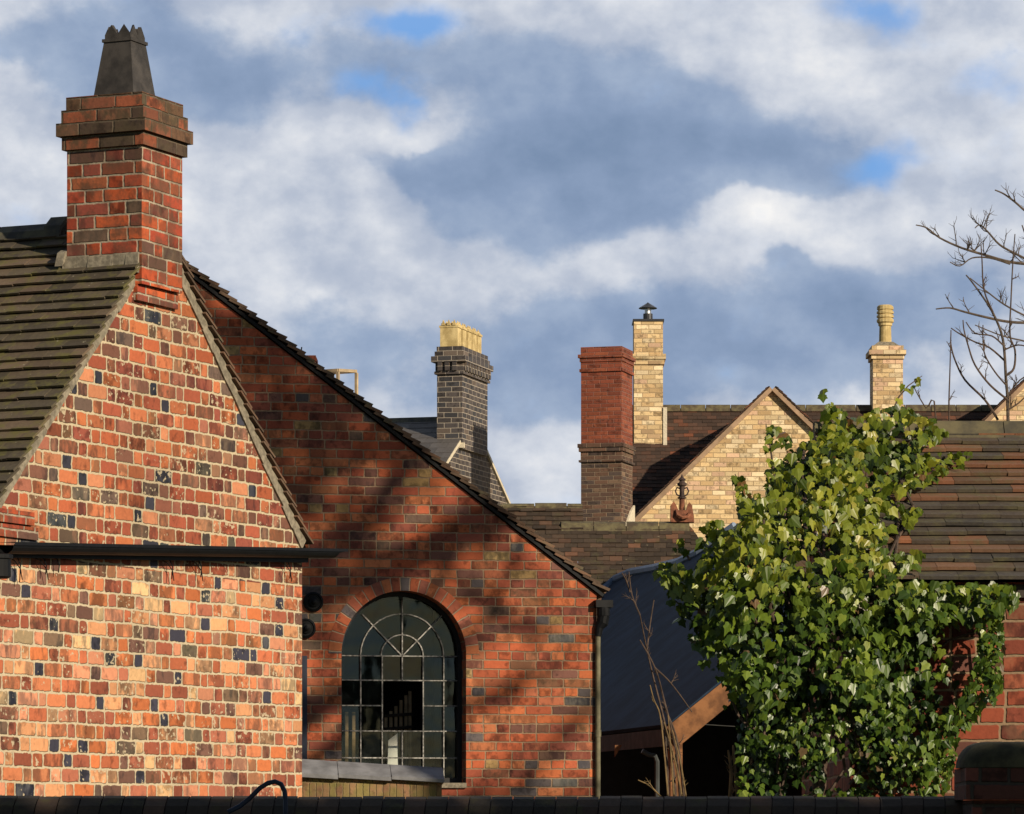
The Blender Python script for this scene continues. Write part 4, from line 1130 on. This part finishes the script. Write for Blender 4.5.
def inside_poly(x, y, P):
    c = False; n = len(P)
    for i in range(n):
        (x1, y1), (x2, y2) = P[i], P[(i + 1) % n]
        if (y1 > y) != (y2 > y) and x < (x2 - x1) * (y - y1) / (y2 - y1) + x1: c = not c
    return c
def ivy():
    rnd = random.Random(11)
    O = at(830, 820, 17.4); O.z = 0
    t = thing('ivy', 'big glossy green ivy climbing over the corner and eaves of the garage', 'ivy', O)
    main = [(735, 797), (738, 720), (722, 672), (704, 640), (690, 612), (672, 585), (668, 568), (690, 572), (706, 556), (722, 560), (712, 532), (728, 530), (742, 520), (736, 482), (750, 490), (770, 500), (768, 460), (767, 432), (777, 424), (786, 432), (795, 443), (808, 441), (820, 438),
            (824, 411), (834, 405), (848, 416), (866, 412), (880, 405), (905, 406), (935, 418), (948, 432), (925, 452), (915, 480), (893, 510), (885, 545), (884, 580), (930, 590), (945, 600), (938, 640), (925, 660), (940, 690), (936, 730), (930, 797)]
    strips = [([(885, 578), (1016, 584), (1018, 606), (985, 618), (930, 625)], 330), ([(975, 600), (1004, 600), (1002, 660), (1000, 690), (960, 730), (945, 797), (925, 797), (935, 720), (965, 690), (980, 650)], 620),
              ([(660, 560), (700, 570), (700, 600), (668, 588)], 60), ([(912, 455), (970, 450), (968, 462), (930, 480), (905, 490)], 70), ([(875, 555), (925, 548), (922, 560), (880, 585)], 50), ([(900, 505), (925, 508), (905, 530)], 25),
              ([(930, 590), (950, 600), (950, 680), (930, 690)], 26), ([(700, 520), (728, 522), (735, 560), (705, 548)], 45), ([(655, 566), (678, 564), (690, 600), (672, 590)], 40), ([(690, 640), (735, 640), (740, 690), (708, 672)], 50)]
    def base(px, py):
        """distance of the supporting surface: garage wall, its roof slope, or open air to the left"""
        Z = 17.55
        if py < 582: Z = 17.5 + (582 - py) / 140.0 * 1.45
        if px < 765: Z = 17.5 + (765 - px) * .0008
        return Z
    def bulge(px, py):
        b = .26 * math.exp(-((px - 770) / 120.0) ** 2 - ((py - 570) / 150.0) ** 2) + .24
        b += .24 * math.exp(-((px - 830) / 70.0) ** 2 - ((py - 450) / 60.0) ** 2)
        return b
    lf = MB(); count = 0
    def leaf(px, py, depth, small=1.0, inner=False, tone=0.0):
        Z = base(px, py) - bulge(px, py) * depth - .03
        p = at(px, py, Z) - O
        out = Vector((rnd.gauss(.15, .75), -1, rnd.gauss(.35, .65)))
        dn = Vector((rnd.gauss(0, .5), -.25, -1))
        base_s = .055 if py < 620 else (.050 if py < 700 else .040)
        if px > 925 and py > 620: base_s = .044
        sz = base_s * rnd.uniform(.45, 1.25) * small
        sh = min(.95, max(0, rnd.gauss((.58 if py < 590 else .46) - (.30 if inner else 0) + tone, .17)))  # shade in the gaps painted in: inner leaves get a darker colour
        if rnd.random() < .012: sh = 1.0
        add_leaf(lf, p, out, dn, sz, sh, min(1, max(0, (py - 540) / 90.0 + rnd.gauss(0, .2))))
    # sprigs: clumps of leaves along short wandering shoots
    n = 0
    while n < 1150:
        px, py = rnd.uniform(655, 960), rnd.uniform(400, 800)
        if not inside_poly(px, py, main): continue
        if 818 < px < 858 and 752 < py < 790 and rnd.random() < .9: continue
        n += 1
        dirx, diry = rnd.gauss(0, 1), rnd.gauss(-.4, 1); l = math.hypot(dirx, diry) + .01
        dirx, diry = dirx / l, diry / l
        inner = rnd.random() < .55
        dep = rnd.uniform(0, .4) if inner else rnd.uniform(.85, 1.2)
        lobe = math.sin(px * .061 + 1.3 * math.sin(py * .043)) + math.sin(py * .079 + 1.1 * math.sin(px * .05 + 2)) + .6 * math.sin((px - py) * .11)
        if not inner and lobe < (-.35 if py < 570 else -.12): continue
        tone = .10 * lobe + rnd.gauss(0, .08)
        K = rnd.randint(6, 11)
        for k in range(K):
            qx, qy = px + dirx * k * 5 + rnd.gauss(0, 6), py + diry * k * 5 + rnd.gauss(0, 6)
            if not inside_poly(qx, qy, main) and (k > 3 or rnd.random() < .85): continue
            if qy > 798: continue
            if 820 < qx < 856 and 755 < qy < 788 and rnd.random() < .88: continue
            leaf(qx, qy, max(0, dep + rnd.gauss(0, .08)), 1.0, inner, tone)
    for poly, cnt in strips:
        xs = [p[0] for p in poly]; ys = [p[1] for p in poly]; k = 0
        while k < cnt:
            px, py = rnd.uniform(min(xs), max(xs)), rnd.uniform(min(ys), max(ys))
            if not inside_poly(px, py, poly): continue
            k += 1; leaf(px, py, rnd.uniform(.2, 1), .92)
    # free shoots at the outline
    st = MB()
    def shoot(pts, nleaf, small=.8):
        P = []
        for (px, py) in pts: P.append(at(px, py, base(px, py) - bulge(px, py) * .8) - O)
        st.tube(P, [.006 - .004 * i / (len(P) - 1) for i in range(len(P))], 5)
        for k in range(nleaf):
            f = rnd.random() ** .8 * (len(pts) - 1); i = min(int(f), len(pts) - 2); f -= i
            px = pts[i][0] * (1 - f) + pts[i + 1][0] * f + rnd.gauss(0, 3.5); py = pts[i][1] * (1 - f) + pts[i + 1][1] * f + rnd.gauss(0, 3.5)
            leaf(px, py, .8, small)
    for pts, k in (([(775, 480), (770, 445), (766, 424)], 16), ([(760, 520), (745, 495), (735, 474)], 16), ([(735, 560), (722, 540), (716, 528)], 14), ([(700, 585), (680, 572), (656, 568)], 16),
                   ([(890, 420), (898, 398), (908, 386), (922, 376)], 9), ([(850, 420), (838, 410), (828, 405)], 10), ([(720, 655), (705, 640), (688, 640)], 12), ([(700, 610), (680, 605), (672, 598)], 10), ([(690, 560), (680, 545), (676, 540)], 6)):
        shoot(pts, k)
    lf.build('foliage', M['ivy'], t)
    for _ in range(46):
        px, py = rnd.uniform(745, 900), rnd.uniform(560, 800)
        pts = [(px, py)]
        for k in range(5): px += rnd.gauss(0, 9); py -= rnd.uniform(14, 30); pts.append((px, py))
        if not inside_poly(px, py, main): continue
        P = [at(a, b, base(a, b) - bulge(a, b) * .35) - O for a, b in pts]
        st.tube(P, .007, 5)
    for pts in ([(932, 655), (950, 640), (975, 632), (990, 628)], [(888, 600), (893, 630), (905, 660)], [(940, 600), (960, 620), (985, 640), (990, 690)]):
        st.tube([at(a, b, 17.53) - O for a, b in pts], .006, 5)
    st.tube([Vector((0, .1, 0)), Vector((.02, .12, .8)), Vector((-.05, .1, 1.6)), Vector((.0, .1, 2.3))], [.05, .045, .035, .02], 8)
    st.build('stem', M['twig'], t)
ivy()

# ------------------------------------------------------------------ bare trees
def twigs(mb, p, d, L, r, depth, rnd, up=.25):
    n = 4; pts = [p]; q = p.copy(); dd = d.normalized()
    for k in range(n):
        dd = (dd + Vector((rnd.gauss(0, .13), rnd.gauss(0, .13), rnd.gauss(up * .22, .1)))).normalized()
        q = q + dd * L / n; pts.append(q.copy())
    mb.tube(pts, [r * (1 - .55 * i / n) for i in range(n + 1)], 5 if r < .02 else 7, caps=False)
    if depth <= 0: return
    for k in range(1, n + 1):
        for _ in range(1 if k < n else 2):
            side = Vector((rnd.gauss(0, 1), rnd.gauss(0, 1), rnd.gauss(.15, .8))).normalized()
            nd = (dd * .75 + side * .75).normalized()
            twigs(mb, pts[k], nd, L * rnd.uniform(.45, .7), r * rnd.uniform(.4, .55), depth - 1, rnd, up)
def limb(mb, pts, r0, r1, rnd, nt=8, L=.25, Z=None):
    pts = [Vector(p) for p in pts]; n = len(pts)
    # smooth the hand placed joints
    sm = []
    for i in range(n - 1):
        p0, p1, p2, p3 = pts[max(i - 1, 0)], pts[i], pts[i + 1], pts[min(i + 2, n - 1)]
        for k in range(4):
            t = k / 4
            sm.append(.5 * ((2 * p1) + (p2 - p0) * t + (2 * p0 - 5 * p1 + 4 * p2 - p3) * t * t + (3 * p1 - p0 - 3 * p2 + p3) * t ** 3))
    sm.append(pts[-1]); N = len(sm)
    mb.tube(sm, [r0 + (r1 - r0) * i / (N - 1) for i in range(N)], 6)
    for k in range(nt):
        i = rnd.randint(N // 5, max(N // 5 + 1, N - 6)); d = (sm[i + 1] - sm[i]).normalized()
        s = Vector((rnd.gauss(0, .6), rnd.gauss(0, .5), abs(rnd.gauss(.4, .6)))).normalized()
        twigs(mb, sm[i], (d * .6 + s).normalized(), L * rnd.uniform(.4, 1), r1 * .9 + .001, 1, rnd, .3)
def bare_trees():
    rnd = random.Random(5)
    Z = 24.0
    base = at(1130, 820, Z + .5); base.z = 0
    t = thing('bare_tree', 'leafless grey tree reaching twiggy branches in over the garage roof', 'tree', base)
    tr = MB(); top = at(1118, 235, Z + .5) - base
    tr.tube([Vector((0, 0, 0)), Vector((.03, 0, 1.5)), at(1125, 400, Z + .5) - base, top, top + Vector((-.1, .1, 1.3))], [.085, .075, .065, .045, .006], 10)
    tr.build('trunk', M['bark'], t)
    br = MB()
    def L(pl, r0, r1, nt, ln):
        limb(br, [at(a, b, Z + (a - 960) * .002) - base for a, b in pl], r0, r1, rnd, nt, ln)
    L([(1125, 300), (1080, 278), (1040, 266), (1010, 262), (985, 255), (962, 248), (940, 238), (927, 228), (916, 225)], .012, .0035, 18, .12)
    L([(1010, 264), (990, 258), (972, 258), (960, 266), (950, 262)], .006, .003, 4, .09)
    L([(1120, 340), (1080, 325), (1040, 323), (1010, 322), (985, 317), (965, 312), (950, 308), (936, 309)], .012, .004, 9, .11)
    L([(1120, 200), (1080, 235), (1050, 220), (1030, 214), (1015, 202), (1004, 194), (995, 190)], .010, .004, 8, .11)
    L([(1040, 266), (1018, 255), (1000, 245), (988, 232), (980, 225), (975, 228)], .008, .0035, 7, .10)
    L([(1060, 330), (1030, 318), (1005, 305), (985, 290), (970, 278)], .007, .003, 5, .10)
    L([(1080, 278), (1045, 250), (1028, 238), (1022, 225)], .008, .0035, 6, .10)
    L([(1090, 325), (1050, 345), (1020, 340), (1000, 335), (975, 325)], .007, .003, 4, .10)
    br.build('branches', M['bark'], t)
    # slim sapling with upswept stems
    Z2 = 22.0
    base2 = at(1008, 820, Z2); base2.z = 0
    t2 = thing('sapling', 'slim leafless sapling with upswept stems behind the garage ridge', 'sapling', base2)
    def P(pl, dz=0): return [at(a, b, Z2 + dz) - base2 for a, b in pl]
    tk = MB(); limb(tk, [Vector((0, 0, 0))] + P([(1008, 600), (1008, 420), (1006, 380), (1003, 340), (994, 315), (985, 300), (972, 282), (966, 275)]), .011, .0035, rnd, 3, .07); tk.build('trunk', M['bark'], t2)
    b2 = MB()
    for pl, r in (([(1007, 375), (1014, 368), (1015, 350), (1010, 335), (1011, 300), (1013, 260), (1015, 234)], .009),
                  ([(1006, 385), (995, 372), (985, 355), (983, 340), (983, 325)], .006), ([(1006, 362), (990, 348), (975, 342), (960, 334), (951, 328)], .007),
                  ([(1008, 400), (990, 385), (975, 365), (968, 345), (964, 330), (963, 320)], .008), ([(998, 420), (985, 400), (965, 380), (955, 360), (951, 345), (951, 333)], .009),
                  ([(1008, 395), (1020, 380), (1035, 372)], .006), ([(1003, 345), (992, 336), (975, 333), (966, 322)], .006), ([(1004, 350), (1018, 345), (1032, 348)], .006),
                  ([(993, 312), (984, 290), (982, 260), (981, 245)], .006), ([(1008, 410), (1024, 398), (1040, 372)], .006)):
        limb(b2, P(pl, rnd.uniform(-.1, .1)), r * .8, .003, rnd, 4, .06)
    b2.build('branches', M['twig'], t2)
    # two thin stray shoots rising above the garage ridge
    for k, (pl, lab) in enumerate((([(949, 425), (949, 400), (950, 368), (951, 330)], 'single upright twig left of the sapling above the garage ridge'),
                                  ([(936, 420), (926, 408), (918, 395), (913, 385)], 'thin leaning twig beside the ivy tip above the garage ridge'))):
        s = MB(); b = at(pl[0][0], 820, 19.8); b.z = 0
        limb(s, [Vector((0, 0, .2)), Vector((0, 0, 2.4))] + [at(a, c, 19.8) - b for a, c in pl], .0055, .0025, rnd, 1, .05)
        o = s.build('twig', M['twig']); o.location = b; tag(o, lab, 'twig')
    # tall bare tree off to the right: its branches put the dapple on the red wall
    bt = Vector((11.7, 17.6, 0))
    t3 = thing('bare_tree', 'tall bare tree standing far off to the right outside the picture', 'tree', bt)
    tk = MB(); tk.tube([Vector((0, 0, 0)), Vector((.1, 0, 4)), Vector((-.1, .1, 8)), Vector((0, 0, 12)), Vector((.1, 0, 15))], [.34, .28, .22, .14, .04], 10); tk.build('trunk', M['bark'], t3)
    b3 = MB(); r3 = random.Random(21)
    for k in range(30):
        z = r3.uniform(9.8, 14.6); a = r3.uniform(0, 2 * pi)
        twigs(b3, Vector((0, 0, z)), Vector((cos(a), sin(a), r3.uniform(.05, .6))), r3.uniform(1.4, 2.6), r3.uniform(.07, .13), 2 if k % 3 == 0 else 1, r3, .2)
    for k in range(24):                                           # twigs packed close in the crown to deepen the shadow on the wall
        a = r3.uniform(0, 2 * pi)
        twigs(b3, Vector((.45 + r3.gauss(0, .35), r3.gauss(0, .3), 13.1 + r3.gauss(0, .4))), Vector((cos(a), sin(a), r3.gauss(.2, .5))), r3.uniform(.6, 1.1), .05, 2, r3, .2)
    b3.build('branches', M['bark'], t3)
bare_trees()

# bundle of woody stems in front of the shed
def stems():
    rnd = random.Random(3)
    b = at(672, 820, 22.5); b.z = 0
    t = thing('shrub', 'bare woody climber stems tangled before the dark shed', 'shrub', b)
    s = MB(); c = MB()
    for k, pl in enumerate(([(676, 800), (672, 760), (664, 720), (654, 680), (647, 650), (640, 615)], [(680, 800), (676, 750), (664, 700), (655, 668), (640, 640)], [(668, 800), (667, 760), (662, 720)],
                            [(684, 800), (678, 745), (668, 715), (660, 705)], [(655, 668), (668, 680), (680, 695), (692, 712)], [(647, 650), (650, 625), (654, 600)], [(630, 592), (626, 580), (622, 573)], [(640, 615), (632, 595), (629, 572)])):
        limb(s, [at(x, y, 22.5 + rnd.uniform(-.1, .1)) - b for x, y in pl], .008 if k < 4 else .005, .0035 if k < 4 else .003, rnd, 2, .07)
    s.build('stem', M['twig'], t)
    for pl in ([(668, 797), (664, 750), (660, 715), (654, 700), (650, 685)], [(682, 797), (676, 765), (668, 735), (664, 722)], [(686, 797), (680, 760), (672, 730)], [(661, 797), (650, 786), (638, 780)], [(674, 797), (670, 740), (668, 715)]):
        limb(c, [at(x, y, 22.2) - b for x, y in pl], .0052, .003, rnd, 1, .05)
    c.build('cane', M['cane'], t)
    b = at(734, 820, 21.0); b.z = 0
    t = thing('dead_stems', 'dry brown stems standing between the dark shed and the ivy', 'plant', b)
    s = MB()
    for pl in ([(738, 800), (735, 770), (733, 745)], [(745, 800), (742, 765), (744, 745)], [(730, 800), (731, 770), (728, 750)]):
        limb(s, [at(x, y, 21.0) - b for x, y in pl], .012, .005, rnd, 3, .1)
    s.build('stem', M['cane'], t)
stems()

# ------------------------------------------------------------------ boundary wall, pier and iron loop in front
def front_wall():
    Z = 14.0
    fr = Fr(512, Z, 0)
    t = thing('boundary_wall', 'dark mossy garden wall with rounded brick coping along the bottom', 'wall', fr.loc(), 0)
    x0, x1 = fr.X(-120), fr.X(963); zt = fr.H(796, 0)
    w = MB(); w.box(x0, x1 + .0, .02, .235, 0, zt - .125); w.build('brickwork', M['dark_wall'], t)
    c = MB(); x = x0; k = 0
    while x < x1 - .02:
        w_ = min(.076, x1 - x); dz = random.uniform(-.0025, .0025); dy = random.uniform(-.004, .004); lean = random.uniform(.004, .012)
        pr = []
        for i in range(9):
            a = pi * i / 8
            pr.append((x, .1275 - .135 * cos(a) + dy, zt - .12 + dz + .12 * sin(a)))
        col = (random.random(), random.random(), .5)
        q = [Vector(p) for p in pr]; d = Vector((w_ - .004, 0, 0))
        c.extrude([p + Vector(((p.z - zt + .12) * .12, 0, 0)) for p in q], d, col=col)
        x += w_
    c.build('coping', M['coping'], t)
    mj = MB(); mj.extrude([(x0, .1275 - .125 * cos(pi * i / 8), zt - .122 + .112 * sin(pi * i / 8)) for i in range(9)], (x1 - x0 + .01, 0, 0)); mj.build('coping_mortar', M['dark_terracotta'], t)
    # pier
    fp = Fr(966, 13.7, 0)
    p = thing('wall_pier', 'squat dark brick pier with domed mossy cap at the right end of wall', 'pier', fp.loc(), 0)
    s = 13.7 / F; W = .34; zc = fp.H(768, 0); zb = fp.H(800, 0)
    b = MB(); b.box(.025, W, .02, W, 0, zb); b.build('shaft', M['dark_wall'], p)
    b = MB(); b.box(.0, W + .025, -.005, W + .025, zb + .002, zc); b.build('oversail', M['dark_wall'], p)
    cp = MB(); H_ = fp.H(742, 0) - zc; lv = []
    for k in range(7):
        a = k / 6 * pi / 2; lv.append((1 - .42 * (1 - cos(a)), sin(a)))
    cx = cy = W / 2 + .01; hw = W / 2 + .02
    rings = []
    for f, h in lv:
        q = hw * f; rr = []
        for i in range(20):
            a = 2 * pi * i / 20; e = 4.0
            ca, sa = cos(a), sin(a); m_ = (abs(ca) ** e + abs(sa) ** e) ** (-1 / e)
            rr.append(Vector((cx + q * ca * m_, cy + q * sa * m_, zc + .002 + H_ * h)))
        rings.append(rr)
    for i in range(6):
        for k in range(20): cp.poly([rings[i][k], rings[i][(k + 1) % 20], rings[i + 1][(k + 1) % 20], rings[i + 1][k]])
    cp.poly(rings[-1]); cp.build('cap', M['cap'], p, smooth=True)
    # hoop
    b = at(286, 820, 13.5); b.z = 0
    h = MB()
    pts = [(228, 812), (240, 806), (250, 798), (260, 788), (268, 783), (275, 781.5), (281, 784), (284.5, 791), (285.5, 800), (285.5, 830)]
    h.tube([at(x, y, 13.5) - b for x, y in pts] + [Vector((0, 0, 0))], .0085, 8)
    o = h.build('iron_hoop', M['blue_black'], None); o.location = b
    tag(o, 'curved dark iron hoop rising in front of the garden wall', 'hoop')
front_wall()

# tall leafy screen added out of view to keep the garden wall in shade
def shade_hedge():
    rnd = random.Random(9)
    b = Vector((6.9, 6.55, 0))
    t = thing('shade_hedge', 'tall leafy evergreen screen, unseen, added to shade the garden wall', 'shade_hedge', b)
    c = MB(); c.box(-2.6, 1.9, -.3, .3, 0, 5.55); c.build('stem', M['wood_dark'], t)  # solid core added inside the leaves to block the sun
    lf = MB()
    for _ in range(6500):
        x, z, s = rnd.uniform(-2.75, 2.05), rnd.uniform(.1, 5.65), rnd.choice((-1, 1))
        y = s * rnd.uniform(.25, .45) if rnd.random() < .8 else rnd.uniform(-.4, .4)
        if abs(y) < .25: z = rnd.uniform(5.45, 5.7)
        add_leaf(lf, Vector((x, y, z)), Vector((rnd.gauss(0, .5), s, rnd.gauss(.3, .5))), Vector((rnd.gauss(0, .6), 0, -1)), rnd.uniform(.12, .22), rnd.random())
    lf.build('foliage', M['shade_hedge'], t)
shade_hedge()
